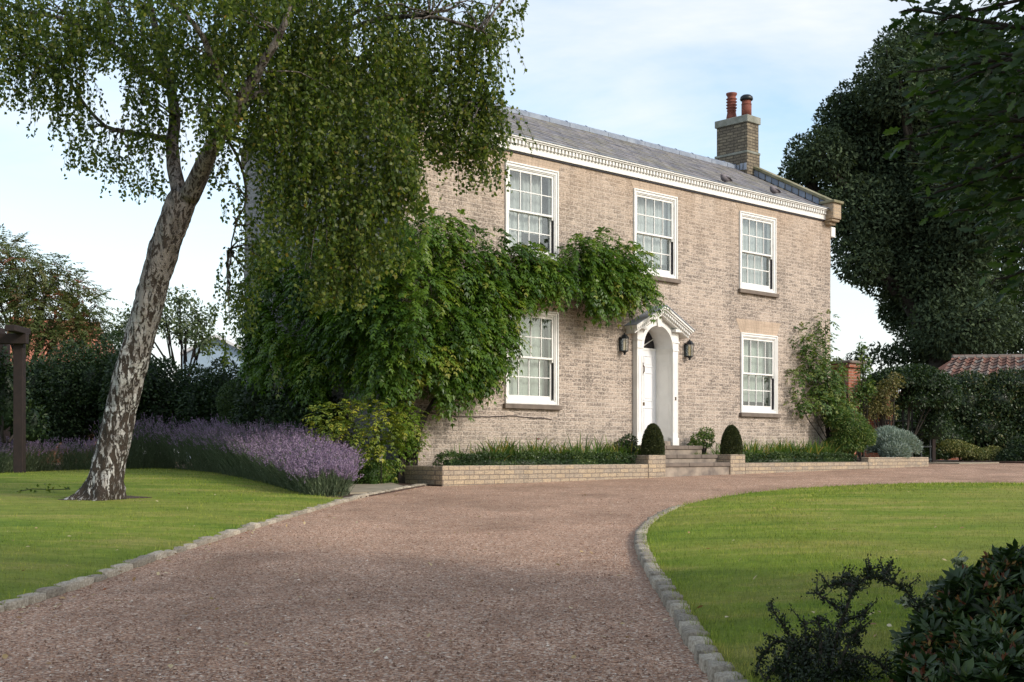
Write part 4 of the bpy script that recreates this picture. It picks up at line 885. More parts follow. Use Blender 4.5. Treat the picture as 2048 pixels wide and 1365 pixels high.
# fine branches from the limbs down into the clumps
mb = tb; random.seed(21); ends = [bp(*p) for lp, lr in limbs for p in lp[2:]]
for (x, y, rx, ry, *dd) in clumps:
    c = bp(x, y - ry * .3, dd[0] if dd else 0.0); e = min(ends, key=lambda q: (q - c).length + (0 if q.z > c.z - .3 else 1.0))
    for k in range(3):
        c2 = c + Vector((random.uniform(-1, 1) * rx, random.uniform(-80, 80), random.uniform(-.4, .4) * ry)) * (BY / F); m1 = e.lerp(c2, .5) + Vector((0, 0, .22 * (c2 - e).length * .6))
        mb.tube(crooked([e, e.lerp(m1, .6), m1, m1.lerp(c2, .5) + Vector((0, 0, .04)), c2], .03), [.013, .011, .009, .006, .003], 5)
mb.build('trunk', M['birch'], birch, smooth=True)

# ------------------------------------------------------------------ wisteria on the house corner
wis = empty('wisteria', hw(-.25, -.15, .45)); wo_ = V3(wis.location); tag(wis, 'big green wisteria covering the left corner and climbing over the windows', 'climber')
wc_front = [(860, 505, 75, 55), (925, 490, 65, 42), (975, 520, 60, 42), (1030, 530, 45, 34), (1072, 545, 42, 38), (1110, 560, 40, 28), (1155, 515, 32, 24), (1155, 545, 55, 55), (1195, 540, 55, 60), (1235, 545, 48, 52), (1258, 562, 40, 40), (1278, 578, 22, 24), (1215, 572, 46, 28),
            (870, 580, 90, 75), (960, 590, 60, 55), (1015, 562, 46, 26), (850, 670, 100, 85), (940, 650, 65, 60), (985, 640, 28, 34), (985, 688, 24, 36), (952, 735, 30, 34), (950, 700, 55, 60), (905, 735, 60, 55), (840, 735, 70, 50), (885, 768, 40, 22)]
wc_side = [(815, 480, 45, 50), (770, 560, 70, 80), (700, 550, 80, 80), (630, 540, 70, 70), (570, 560, 45, 70), (540, 520, 30, 40), (790, 660, 80, 100), (700, 660, 80, 100), (620, 650, 75, 100), (560, 660, 50, 90), (525, 610, 35, 80), (760, 735, 60, 50), (680, 730, 70, 55), (600, 730, 60, 50), (535, 710, 35, 55), (730, 610, 80, 80)]
lf = LF(); lfd = LF()
def wist(clist, front):
    for i, (x, y, rx, ry) in enumerate(clist):
        if front: s_, z_ = wall_pt(x, y, -.35); c = hw(s_, -.30, z_); o = -HN; al = HD; k = (HO.y + HD.y * s_) / F; fx = 1 / .70
        else: t_, z_ = side_pt(x, y, -.45); c = hw(-.42, t_, z_); o = -HD; al = HN; k = (HO.y + HN.y * t_) / F; fx = 1 / .80
        RX, RZ, RO = rx * k * fx, ry * k, min(.60, .22 + .45 * ry * k)
        B = np.array([V3(al), V3(o), [0, 0, 1.]]); nb = int(4 + 8.5 * RX * RZ)
        for jb in range(nb + 1):
            if jb == nb: sub_c = np.zeros(3); sr = np.array([RX * .9, RO * .45, RZ * .9]); n = int(90 * RX * RZ)
            else:
                d0 = rdir(1)[0]; d0[1] = abs(d0[1]) * .9; q0 = rng.random() ** .4; sub_c = d0 * [RX, RO, RZ] * q0; r0 = rng.uniform(.17, .34); sr = np.array([r0, r0 * .8, r0 * .9]); n = int(400 * r0 * r0) + 5
            d = rdir(n * 2); d = d[d[:, 1] > -.3][:n]; P = V3(c) + (sub_c + d * sr * (1 - .5 * rng.random((len(d), 1)) ** 2)) @ B; out = (d + [0, .35, .1]) @ B
            D = unit(out * .9 + rng.normal(size=P.shape) * .36 + [0, 0, -.15])
            fronds(lf, P - wo_, D, rng.uniform(.15, .27, len(P)), 5, .096, .041, .60, rb=np.clip(.42 + rng.normal() * .2, .1, .9))
wist(wc_front, True); wist(wc_side, False)
lf.build('foliage', M['wisteria'], wis)
mb = MB(); random.seed(12)
for k in range(5):
    p = [hw(-.2 + .07 * k, -.16 - .03 * k, .4)]
    tgt = [hw(1.2, -.1, 4.3), hw(.4, -.12, 3.9), hw(-.2, 1.5, 4.0), hw(2.2, -.08, 3.85), hw(-.2, .6, 3.2)][k]
    for f in (.15, .3, .45, .6, .75, .9, 1.0): p.append(p[0].lerp(hw(-.1, -.14, 4.2), f).lerp(p[0].lerp(tgt, f), min(1, f * 1.4)) + Vector((random.uniform(-.07, .07), random.uniform(-.05, .05), 0)))
    mb.tube([q - wis.location for q in smooth_path(p, 1)], [.055 * (1 - .6 * i / 15) for i in range(len(smooth_path(p, 1)))], 8)
p = [hw(1.0, -.1, 4.2)] + [hw(s_, -.1, 4.1 + .12 * math.sin(s_ * 2.2)) for s_ in np.arange(1.5, 5.9, .4)]
mb.tube([q - wis.location for q in p], .025, 7)
mb.build('stem', M['bark_dark'], wis, smooth=True)

# ------------------------------------------------------------------ generic builders
def shrub(name, label, cat, loc, blobs, mat, L, W, dens, shape='kite', group=None, core=True, out=.7, droop=.2, zmin=-.6, jit=.55, stems=0, part='foliage', thick=.3, parent_leaf=True):
    """blobs: (centre world, (rx, ry, rz)); leaf cloud round a dense inner twig mass, plus stems"""
    r = empty(name, loc); tag(r, label, cat, group); lo = V3(r.location); lf = LF(); dens = dens * 2.6
    for i, (c, rad) in enumerate(blobs):
        rad = np.asarray(rad, float); ar = 4 * math.pi * ((rad[0] * rad[1]) ** 1.6 / 3 + (rad[0] * rad[2]) ** 1.6 / 3 + (rad[1] * rad[2]) ** 1.6 / 3) ** (1 / 1.6)
        blob(lf, int(dens * ar / (L * W)), np.asarray(c) - lo, rad, L, W, out, droop, thick, zmin, jit)
    ex = None
    if core: v, f = lumps_np([(tuple(np.asarray(c) - lo), tuple(np.asarray(rd) * .66), i) for i, (c, rd) in enumerate(blobs)]); ex = (v, f, .05)
    lf.build(part, mat, r, shape, extra=ex)
    if stems:
        mb = MB(); random.seed(int(abs(lo[0] * 31 + lo[1] * 7)))
        for k in range(stems):
            c, rad = blobs[k % len(blobs)]; c = Vector(tuple(np.asarray(c) - lo)); b0 = Vector((random.uniform(-.1, .1), random.uniform(-.1, .1), -.05)); e = c + Vector((random.uniform(-.4, .4) * rad[0], random.uniform(-.4, .4) * rad[1], .1 * rad[2])); m1 = b0.lerp(e, .5) + Vector((random.uniform(-.1, .1), random.uniform(-.1, .1), .1))
            mb.tube(crooked(smooth_path([b0, m1, e], 2), .01), [.03 * (1 - .08 * i) for i in range(9)], 6)
        mb.build('stem', M['bark_dark'], r, smooth=True)
    return r
def box_hedge(name, label, cat, a, b, width, z0, z1, mat, L, W, dens, group=None):
    """clipped hedge along a straight line a-b (world xy)"""
    a, b = Vector(a), Vector(b); ln = (b - a).length; u = (b - a).normalized(); v = Vector((-u.y, u.x)); r = empty(name, (a.x, a.y, z0), math.atan2(u.y, u.x)); tag(r, label, cat, group)
    h = z1 - z0; A = 2 * ln * h + ln * width + 2 * width * h; n = int(dens * A / (L * W)); fs = np.array([ln * h, ln * h, ln * width, width * h, width * h]); fc = rng.choice(5, n, p=fs / fs.sum()); x = rng.random(n) * ln; y = rng.uniform(-.5, .5, n) * width; z = rng.random(n) * h; o = np.zeros((n, 3))
    for k, (ax, val, dr) in enumerate(((1, -width / 2, (0, -1, .2)), (1, width / 2, (0, 1, .2)), (2, h, (0, 0, 1)), (0, 0, (-1, 0, .2)), (0, ln, (1, 0, .2)))):
        mk = fc == k; o[mk] = dr
        if ax == 0: x[mk] = val
        elif ax == 1: y[mk] = val
        else: z[mk] = val
    P = np.stack([x, y, z], 1); nv = np.array([mnoise.noise(Vector((p[0] * 3.2 + a.x, p[1] * 3, p[2] * 3))) for p in P]); P += o * (nv * .10 - .05 * rng.random(n))[:, None]
    lf = LF(); lf.add(P, unit(o * .6 + rng.normal(size=(n, 3)) * .6 + [0, 0, .15]), unit(o + rng.normal(size=(n, 3)) * .5), L * rng.uniform(.7, 1.2, n), W * rng.uniform(.8, 1.2, n), np.clip(.45 + nv * .7 + rng.normal(size=n) * .22, 0, 1))
    mb = MB(); mb.box(.1, ln - .1, -width / 2 + .1, width / 2 - .1, 0, h - .1); lf.build('foliage', mat, r, 'kite', extra=(np.array(mb.v), np.array(mb.f), .03)); return r

# box hedges along the planters, ball of box, low hedge on the left
h2 = lambda s_, t_: tuple(hw(s_, t_, 0)[:2])
box_hedge('box_hedge', 'low clipped box hedge along the top of the left planter wall', 'hedge', h2(.12, -.86), h2(4.85, -.86), .32, .68, .95, M['box'], .036, .022, 2.0)
box_hedge('box_hedge', 'low clipped box hedge along the top of the right planter wall', 'hedge', h2(8.1, -.86), h2(12.55, -.86), .30, .69, .95, M['box'], .036, .022, 2.0)
p0, p1 = g2(722, 975), g2(846, 962)
box_hedge('box_hedge', 'short bright green box hedge in the soil bed left of the planter', 'hedge', p0 + Vector((0, .1)), p1 + Vector((0.02, .1)), .46, gz(p0.y) + .03, gz(p0.y) + .40, M['climber'], .036, .022, 2.0)
q = at(483, 800, 27.0); shrub('box_ball', 'round clipped box ball in front of the dark wall of leaves', 'shrub', (q.x, q.y, gz(27)), [(V3(q) - [0, 0, .05], (.52, .5, .5)), (V3(q) - [0, 0, .5], (.5, .45, .4))], M['box'], .03, .02, 1.7)
shrub('laurel', 'dark leafy laurel against the shaded end wall behind the lavender', 'shrub', at(590, 880, 22.9), [(V3(at(600, 815, 23.2)), (.42, .4, .5)), (V3(at(560, 830, 23.6)), (.4, .4, .5)), (V3(at(645, 835, 22.6)), (.38, .36, .42)), (V3(at(600, 870, 22.8)), (.6, .4, .4)), (V3(at(512, 800, 24.6)), (.38, .35, .7)), (V3(at(500, 850, 24.6)), (.4, .35, .5))], M['hedge'], .09, .05, .75, thick=.5, stems=5)
# clipped cones on the piers
def cone(s_, t_, z, label):
    r = empty('topiary', hw(s_, t_, z)); tag(r, label, 'topiary', 'topiary cones beside the steps'); n = 15000
    zz = rng.random(n) ** .85; rad = .205 * np.sqrt(np.clip(1 - zz ** 2.0, 0, 1)) * (1 + .06 * np.sin(zz * 3)); an = rng.random(n) * 6.283; k = 1.02 - .16 * rng.random(n) ** 1.5
    P = np.stack([rad * k * np.cos(an), rad * k * np.sin(an), zz * .585], 1); o = unit(np.stack([np.cos(an), np.sin(an), .25 + zz ** 3 * 2.5], 1))
    lf = LF(); lf.add(P, unit(o * .7 + rng.normal(size=(n, 3)) * .55), unit(o + rng.normal(size=(n, 3)) * .5), rng.uniform(.020, .042, n), rng.uniform(.011, .02, n))
    mb = MB(); mb.lathe([(.185 * math.sqrt(max(0, 1 - (i / 9) ** 2)), .58 * i / 9) for i in range(10)], (0, 0, 0), 16); f4 = [f for f in mb.f if len(f) == 4]
    lf.build('foliage', M['yew'], r, extra=(np.array(mb.v), np.array(f4), .05)); mb = MB(); mb.tube([(0, 0, -.02), (0, 0, .2)], .02, 8); mb.build('stem', M['bark_dark'], r)
cone(5.33, -.98, .925, 'dark clipped topiary cone on the brick pier left of the steps'); cone(7.80, -.98, .935, 'dark clipped topiary cone on the brick pier right of the steps')

# daylilies: every clump of strap leaves its own plant
def lily_proto(seed):
    r = np.random.default_rng(seed); n = 46; an = r.random(n) * 6.283; ln = r.uniform(.22, .46, n); lean = r.uniform(.25, .95, n); k = 6; t = np.linspace(0, 1, k)
    hx = lean[:, None] * ln[:, None] * t ** 1.5 * .8; hz_ = ln[:, None] * (t - .45 * lean[:, None] * t ** 2.6)
    C = np.stack([np.cos(an)[:, None] * hx, np.sin(an)[:, None] * hx, hz_], -1) + r.normal(size=(n, 1, 3)) * [.05, .05, 0]
    sd = np.stack([-np.sin(an), np.cos(an), 0 * an], -1)[:, None]; wd = (.0085 * (1 - t ** 2.2) + .0008)[None, :, None]
    V = np.concatenate([C - sd * wd, C + sd * wd], 1).reshape(-1, 3); b = np.arange(n)[:, None] * 2 * k; j = np.arange(k - 1)[None]
    Q = np.stack([b + j, b + j + 1, b + j + 1 + k, b + j + k], -1).reshape(-1, 4); me = bpy.data.meshes.new('strap_leaves'); me.from_pydata(V.tolist(), [], Q.tolist())
    rv = np.where(r.random(n) < .12, r.uniform(.94, 1, n), r.uniform(0, .9, n)); me.attributes.new('rnd', 'FLOAT', 'FACE').data.foreach_set('value', np.repeat(rv, k - 1).astype(np.float32)); me.materials.append(M['lily']); return me
lily = [lily_proto(k) for k in range(5)]
def lilies(s0, s1, n, z, label, group):
    for i in range(n):
        s_ = s0 + (s1 - s0) * (i + random.uniform(.2, .8)) / n; o = bpy.data.objects.new('daylily', random.choice(lily)); col.objects.link(o)
        o.location = hw(s_, random.uniform(-.72, -.38), z); o.rotation_euler = (0, 0, random.uniform(0, 6.28)); k = random.uniform(1.1, 1.65); o.scale = (k * 1.1, k * 1.1, k); tag(o, label, 'plant', group)
random.seed(31)
lilies(.9, 5.5, 26, .72, 'arching green strap leaved plant behind the low hedge of the left planter', 'strap leaved plants in the left planter')
lilies(8.0, 12.6, 30, .73, 'arching green strap leaved plant behind the low hedge of the right planter', 'strap leaved plants in the right planter')
for s_, t_, z, L_ in ((5.1, -.45, .78, 'dark leaved rose bush behind the lilies left of the door'), (7.55, -.42, .95, 'small leggy shrub with yellow flowers right of the door')):
    c = V3(hw(s_, t_, z + .28)); shrub('rose_bush', L_, 'shrub', hw(s_, t_, z - .1), [(c, (.24, .2, .16)), (c + [.1, .1, .14], (.16, .14, .12)), (c - [.15, .05, .1], (.14, .14, .1))], M['shrub_dark'] if s_ < 6 else M['climber'], .05, .03, .8, core=False, stems=5, zmin=-.9)
for i in range(5): 
    o = bpy.data.objects.new('daylily', lily[i]); col.objects.link(o); o.location = hw(7.12 + .1 * i, -.62 + .05 * (i % 3), .80); o.scale = (.55, .55, .6); o.rotation_euler = (0, 0, i); tag(o, 'small strap leaved plant between the steps and the right topiary cone', 'plant', 'small plants beside the steps')
mb = MB(); r = empty('red_lily_flower', hw(2.62, -.6, .95)); tag(r, 'single small red lily flower above the left planter', 'flower'); random.seed(2)
for k in range(6): a = k * math.pi / 3; d = Vector((math.cos(a), math.sin(a), .7)).normalized(); sd = Vector((-math.sin(a), math.cos(a), 0)); mb.add([(0, 0, .25), tuple(Vector((0, 0, .25)) + d * .04 + sd * .015), tuple(Vector((0, 0, .24)) + d * .075), tuple(Vector((0, 0, .25)) + d * .04 - sd * .015)], [(0, 1, 2, 3)])
mb.build('petals', M['red_flower'], r); mb = MB(); mb.tube([(0, 0, -.2), (0, 0, .25)], .004, 5); mb.build('stem', M['lily'], r)

# ------------------------------------------------------------------ lavender
def lavender(name, label, path, depth, h, n, fl, lean, purple_from):
    """drifts of stems with flower spikes; path = front edge (world xy), rows run backwards"""
    P = dense(path, .05); r = empty(name, (P[0].x, P[0].y, gz(P[0].y))); tag(r, label, 'lavender'); lo = V3(r.location)
    idx = rng.integers(0, len(P) - 1, n); px_ = np.array([[p.x, p.y] for p in P]); tg = unit(np.gradient(px_, axis=0)); nr = np.stack([-tg[:, 1], tg[:, 0]], 1); nr = np.where((nr[:, 1] < 0)[:, None], -nr, nr)
    f = rng.random(n); dd = depth[0] + (depth[1] - depth[0]) * (idx / len(P)); xy = px_[idx] + nr[idx] * (f * dd)[:, None] + rng.normal(size=(n, 2)) * .04
    f2 = f * 2 - 1; ln = h * (np.interp(idx / len(P), [0, .12, .5, 1], [.45, .76, 1.22, 1.4]) if depth[1] > depth[0] else 1.0) * rng.uniform(.72, 1.08, n) * (1 - .18 * np.abs(f2)) ; dirh = nr[idx] * (f2 * lean)[:, None] + tg[idx] * rng.normal(size=n)[:, None] * .2 + rng.normal(size=(n, 2)) * .1
    g0 = np.column_stack([xy, gz(xy[:, 1]) + .02]) - lo; up = np.column_stack([dirh, np.ones(n)]); up = unit(up); k = 5; t = np.linspace(0, 1, k)
    st = g0[:, None] + up[:, None] * (ln[:, None] * t)[..., None] + np.concatenate([dirh, -.08 * np.ones((n, 1))], 1)[:, None] * (.16 * ln[:, None] * t ** 2)[..., None]
    tv, tq = tubes_np(st, np.full((n, k), .0028))
    lg = LF(); m_ = n * 5; i = rng.integers(0, n, m_); tt = rng.random(m_) ** 1.2 * .66; C = g0[i] + up[i] * (ln[i] * tt)[:, None] + rng.normal(size=(m_, 3)) * .025; lg.add(C, unit(up[i] + rng.normal(size=(m_, 3)) * .45), rdir(m_), rng.uniform(.05, .10, m_), rng.uniform(.007, .012, m_))
    lg.build('foliage', M['lav_leaf'], r, 'kite', extra=(tv, tq, .6))
    sel = rng.random(n) < fl; e = st[sel, -1]; T = unit(st[sel, -1] - st[sel, -2]); m_ = len(e); lfw = LF()
    for z in range(4):
        C = e + T * (z * .02 + rng.uniform(-.012, .012, m_))[:, None]; r0 = rng.random(m_) * .3
        for q in range(2): lfw.add(C, unit(T * .9 + rng.normal(size=(m_, 3)) * .42), rdir(m_), rng.uniform(.022, .036, m_), rng.uniform(.012, .018, m_), np.clip(r0 + rng.random(m_) * .7, 0, 1))
    lfw.build('flower_spikes', M['lav_flower'], r); return r
lavender('lavender', 'broad drift of purple flowering lavender between the birch and the house', [g2(*p) for p in [(625, 997), (585, 986), (520, 968), (430, 950), (350, 943), (225, 944)]], (.4, 2.6), .84, 12500, .85, .5, .5)
lavender('lavender', 'grey leaved lavender with fading purple tops left of the birch trunk', [g2(*p) for p in [(215, 946), (120, 947), (0, 953)]] + [Vector((-14, 24.5))], (1.3, 1.3), .66, 5200, .55, .40, .5)

# corner shrub with long yellow-green leaves, plant label
sh = empty('mahonia', on_ground(735, 945)); q = V3(sh.location); tag(sh, 'yellow green shrub with drooping leaflets below the wisteria', 'shrub'); lf = LF()
def corner(items, Y, n, L, W, ln, pairs, rb):
    for (x, y, rx, ry, *d) in items:
        c = V3(at(x, y, Y + (d[0] if d else 0))); k = Y / F; p, o = shell(int(n * rx * ry / 2500), c, (rx * k, rx * k * .8, ry * k), .5); fronds(lf, p - q, unit(o * .8 + rng.normal(size=p.shape) * .4 + [0, 0, .25]), rng.uniform(ln * .7, ln * 1.2, len(p)), pairs, L, W, .5, rb)
corner([(680, 840, 55, 35), (735, 830, 50, 30), (700, 880, 60, 40), (760, 870, 45, 40), (650, 870, 35, 30, .3), (725, 895, 36, 18, 0), (790, 850, 30, 26, 0), (650, 835, 30, 22, 0), (770, 825, 30, 20, 0)], 20.65, 95, .075, .03, .22, 4, .55)
lf.build('foliage', M['mahonia'], sh); mb = MB(); random.seed(6)
for k in range(9): e = at(random.uniform(660, 790), random.uniform(830, 890), 20.65) - sh.location; mb.tube(smooth_path([Vector((random.uniform(-.15, .15), 0, -.05)), e * .5 + Vector((0, 0, .1)), e], 1), .012, 5)
mb.build('stem', M['bark_dark'], sh)
cp = empty('wisteria_seedling', hw(.05, -.3, .5)); tag(cp, 'leafy side shoots of climber low on the brick corner', 'climber'); lf = LF(); q = V3(cp.location)
for (x, y, rx, ry) in ((815, 845, 25, 35), (822, 875, 18, 22), (800, 830, 20, 30), (770, 905, 30, 22)):
    s_, z_ = wall_pt(x, y, -.3); c = V3(hw(s_, -.3, z_)); k = 21.5 / F; p, o = shell(90, c, (rx * k, rx * k, ry * k), .6); fronds(lf, p - q, unit(o + rng.normal(size=p.shape) * .4), rng.uniform(.14, .24, len(p)), 4, .07, .03, .5, .7)
lf.build('foliage', M['wisteria'], cp); mb = MB(); mb.tube([(0, 0, -.1), (.03, 0, .6), (.1, -.02, 1.1)], .015, 6); mb.build('stem', M['bark_dark'], cp)
o = at(762, 917, 20.6); pt = empty('plant_label', (o.x, o.y, gz(20.6)), -.3); tag(pt, 'small pale blank plant tag on a stake in front of the yellow green shrub', 'plant tag'); hgt = o.z - gz(20.6)
mb = MB(); mb.box(-.025, .025, -.003, .003, hgt - .05, hgt + .06); mb.build('tag', M['cream'], pt, .002); mb = MB(); mb.box(-.006, .006, .0035, .012, -.05, hgt + .02); mb.build('stake', M['wood'], pt)

# ------------------------------------------------------------------ behind on the left: hedge, pergola, sumac, apple, roofs
def wedge(x0, x1, ytop, ybot, Y, n, rr=1.0):
    out = []
    for i in range(n):
        x = x0 + (x1 - x0) * (i + .5) / n; yt = np.interp(x, [p[0] for p in ytop], [p[1] for p in ytop]); c0 = at(x, yt, Y); g = gz(Y); h = c0.z - g; w_ = (x1 - x0) / n * Y / F * .85
        out.append((np.array([c0.x, Y + random.uniform(-.3, .3), g + h * .5]), (w_, rr, h * .53))); 
        if random.random() < .8: out.append((np.array([c0.x + random.uniform(-.4, .4), Y - rr * .5 + random.uniform(-.2, .2), g + h * random.uniform(.55, .8)]), (w_ * .6, rr * .6, h * .26)))
    return out
random.seed(14)
top = [(-400, 690), (0, 735), (60, 730), (150, 690), (230, 668), (300, 690), (350, 735), (420, 700), (520, 690), (600, 700)]
shrub('hedge', 'tall dark evergreen hedge closing the garden behind the lavender on the left', 'hedge', at(100, 880, 30.5), wedge(-380, 260, top, 0, 30.5, 9, 1.3), M['hedge'], .085, .045, .75, thick=.5, stems=8)
shrub('hedge', 'dark leafy shrub mass between the birch trunk and the house wall', 'hedge', at(400, 880, 29.5), wedge(230, 540, [(230, 690), (300, 700), (350, 745), (430, 720), (540, 740)], 0, 29.5, 5, 1.1), M['hedge'], .085, .05, .75, thick=.5, stems=6)
pg = empty('pergola', at(30, 880, 24.5)); tag(pg, 'dark timber pergola at the left edge of the garden', 'pergola'); pb = pg.location; pb.z = gz(24.5); k = 24.5 / F
mb = MB()
def pbx(x, y, Y): return at(x, y, Y) - pb
for (xa, xb, Y) in ((26, 45, 24.5), (-2, 14, 26.2)):
    a, b_ = pbx(xa, 690, Y), pbx(xb, 690, Y); mb = MB(); mb.box(a.x, b_.x, a.y, a.y + .18, -.2, a.z + .02); mb.build('post', M['wood'], pg, .01)
a, b_ = pbx(-160, 688, 24.4), pbx(52, 667, 24.4); mb = MB(); mb.box(a.x, b_.x, a.y, a.y + .16, a.z, b_.z); mb.build('beam', M['wood'], pg, .01)
for xa in (-90, -30, 22): a, b_ = pbx(xa, 666, 24.2), pbx(xa + 20, 653, 24.2); mb = MB(); mb.box(a.x, b_.x, a.y - .3, a.y + .5, a.z + .004, b_.z); mb.build('rafter', M['wood'], pg, .01)

shrub('climber', 'dark leafy growth round the foot of the pergola posts', 'climber', at(10, 880, 24.9), [(V3(at(5, 800, 25.2)), (.5, .4, .9)), (V3(at(-30, 760, 25.0)), (.5, .4, .9)), (V3(at(60, 850, 25.4)), (.35, .3, .5))], M['hedge'], .085, .05, .6, thick=.5, stems=4)

def tiled(name, label, cat, ridge_a, ridge_b, eave_a, eave_b, mat, rows, cols, wallmat, zb):
    """pantiled roof slope (world points) on a wall; every tile a small curved piece in the roof mesh"""
    r = empty(name, ((eave_a + eave_b) / 2).xy.to_3d()); tag(r, label, cat); o = r.location; mb = MB(); rn = []; random.seed(5); nrm = (eave_b - eave_a).cross(ridge_a - eave_a).normalized()
    if nrm.z < 0: nrm = -nrm
    for j in range(rows):
        for i in range(cols):
            f = lambda u, v: (eave_a.lerp(eave_b, u)).lerp(ridge_a.lerp(ridge_b, u), v) - o
            v0, v1 = j / rows, (j + 1.12) / rows; k = .02 + random.uniform(-.006, .006); P = []
            for (fu, hh) in ((0, .0), (.3, -.025), (.62, .012), (.82, .05), (1.02, .015)):
                u = (i + fu) / cols; P += [f(u, v0) + nrm * (hh + k + .02), f(u, v1) + nrm * (hh + k - .012)]
            mb.add(P, [(2 * q, 2 * q + 2, 2 * q + 3, 2 * q + 1) for q in range(4)]); rn += [random.random()] * 4
    rf = mb.build('roof', mat, r); rf.data.attributes.new('rnd', 'FLOAT', 'FACE').data.foreach_set('value', np.array(rn, np.float32))
    mb = MB(); a, b_ = ridge_a - o, ridge_b - o; n = max(2, int((b_ - a).length / .4))
    for k in range(n): p, q = a.lerp(b_, k / n), a.lerp(b_, (k + .97) / n); mb.tube([p, q], .11, 8)
    rg = mb.build('ridge_tiles', mat, rf); rg.data.attributes.new('rnd', 'FLOAT', 'FACE').data.foreach_set('value', np.random.default_rng(1).random(len(rg.data.polygons)).astype(np.float32) * .4 + .6)
    mb = MB(); back = Vector((0, 3.4, 0)); e = [eave_a - o, eave_b - o]; e0, e1 = e[0] + Vector((.15, .15, 0)), e[1] + Vector((-.15, .15, 0)); B_ = [v + Vector((0, 4.2, 0)) for v in (e0, e1)]; z = zb - o.z
    for p, q in ((e0, e1), (e1, B_[1]), (B_[1], B_[0]), (B_[0], e0)): mb.quad((p.x, p.y, z), (q.x, q.y, z), (q.x, q.y, q.z - .03), (p.x, p.y, p.z - .03))
    ra, rb_ = ridge_a - o, ridge_b - o; mb.quad(tuple(e0 - Vector((0, 0, .03))), tuple(B_[0] - Vector((0, 0, .03))), tuple(ra - Vector((0, 0, .05)))); mb.quad(tuple(e1 - Vector((0, 0, .03))), tuple(rb_ - Vector((0, 0, .05))), tuple(B_[1] - Vector((0, 0, .03)))); mb.quad(tuple(B_[0] - Vector((0, 0, .03))), tuple(B_[1] - Vector((0, 0, .03))), tuple(rb_ - Vector((0, 0, .05))), tuple(ra - Vector((0, 0, .05))))
    mb.build('wall', wallmat, r); return r
tiled('outbuilding', 'low outbuilding with bright orange pantile roof behind the left hedge', 'outbuilding', at(20, 640, 44), at(200, 652, 44), at(0, 735, 40), at(205, 738, 40), M['orange_pantile'], 12, 14, M['red_brick'], .4)
# blue-white gable far behind
gb = empty('conservatory', at(400, 880, 40)); gb.location.z = gz(40); tag(gb, 'pale blue gable end of a small building behind the hedge', 'outbuilding'); o = gb.location
a, pk, b_ = at(362, 712, 40) - o, at(432, 676, 40) - o, at(505, 712, 40) - o
mb = MB(); mb.prism([(a.x, 0), (b_.x, 0), (b_.x, b_.z), (pk.x, pk.z), (a.x, a.z)], 0, 4); mb.build('wall', plain('pale_blue_paint', (.42, .55, .66), .6, var=.05, bump=0), gb)
mb = MB()
for p, q in ((a, pk), (pk, b_)): mb.add([(p.x, y, p.z + dz) for y in (-.15, 4.1) for dz in (.005, .1)] + [(q.x, y, q.z + dz) for y in (-.15, 4.1) for dz in (.005, .1)], [(0, 1, 5, 4), (2, 6, 7, 3), (1, 3, 7, 5), (0, 4, 6, 2), (0, 2, 3, 1), (4, 5, 7, 6)])
mb.build('roof', M['white'], gb)

def tree(name, label, base, trunk_r, blobs, mat, L, W, dens, shape='kite', thick=.6, fr=None, group=None, bark='bark_dark', forks=6, droop=.3, zmin=-1.0, core=False, gapfill=1.0):
    r = empty(name, base); tag(r, label, 'tree', group); lo = V3(r.location); lf = LF()
    for i, (c, rad) in enumerate(blobs):
        rad = np.asarray(rad, float)
        if fr:
            n = int(dens * rad[0] * rad[2] * 60); p, o = shell(n, np.asarray(c) - lo, rad, thick, zmin); fronds(lf, p, unit(o * [1, 1, .4] + rng.normal(size=p.shape) * .35), rng.uniform(fr * .7, fr * 1.2, len(p)), 6, L, W, droop)
        else:
            ar = 4 * math.pi * (((rad[0] * rad[1]) ** 1.6 + (rad[0] * rad[2]) ** 1.6 + (rad[1] * rad[2]) ** 1.6) / 3) ** (1 / 1.6); blob(lf, int(dens * ar / (L * W)), np.asarray(c) - lo, rad, L, W, .6, droop, thick, zmin, .7)
    ex = None
    if core: v, f = lumps_np([(tuple(np.asarray(c) - lo), tuple(np.asarray(rd) * .52), i) for i, (c, rd) in enumerate(blobs)]); ex = (v, f, .05)
    lf.build('crown', mat, r, shape, extra=ex); mb = MB(); random.seed(len(name) * 7 + int(abs(lo[0]))); top = Vector((0, 0, (blobs[0][0][2] - lo[2]) * .45))
    mb.tube(crooked([Vector((0, 0, -.2)), top * .35, top * .7, top], trunk_r * .25), [trunk_r * 1.25, trunk_r, trunk_r * .9, trunk_r * .75], 12)
    for i, (c, rad) in enumerate(blobs):
        c = Vector(tuple(np.asarray(c) - lo)); s0 = top * random.uniform(.55, 1.0); mb.tube(crooked(smooth_path([s0, s0.lerp(c, .45) + Vector((0, 0, .1 * (c - s0).length)), c], 1), trunk_r * .2), [trunk_r * .5, trunk_r * .4, trunk_r * .3, trunk_r * .24, trunk_r * .18][:len(smooth_path([s0, s0, c], 1))], 7)
        for k in range(forks // 2): e = c + Vector((random.uniform(-.8, .8) * rad[0], random.uniform(-.8, .8) * rad[1], random.uniform(-.3, .8) * rad[2])); mb.tube(crooked([s0.lerp(c, .6), c.lerp(e, .4), e], .05), [trunk_r * .22, trunk_r * .14, trunk_r * .05], 5)
    mb.build('trunk', M[bark], r, smooth=True); return r
def pblob(x, y, rx, ry, Y, rd=None): k = Y / F; return (V3(at(x, y, Y)), (rx * k, (rd if rd else rx * k), ry * k))
random.seed(3)
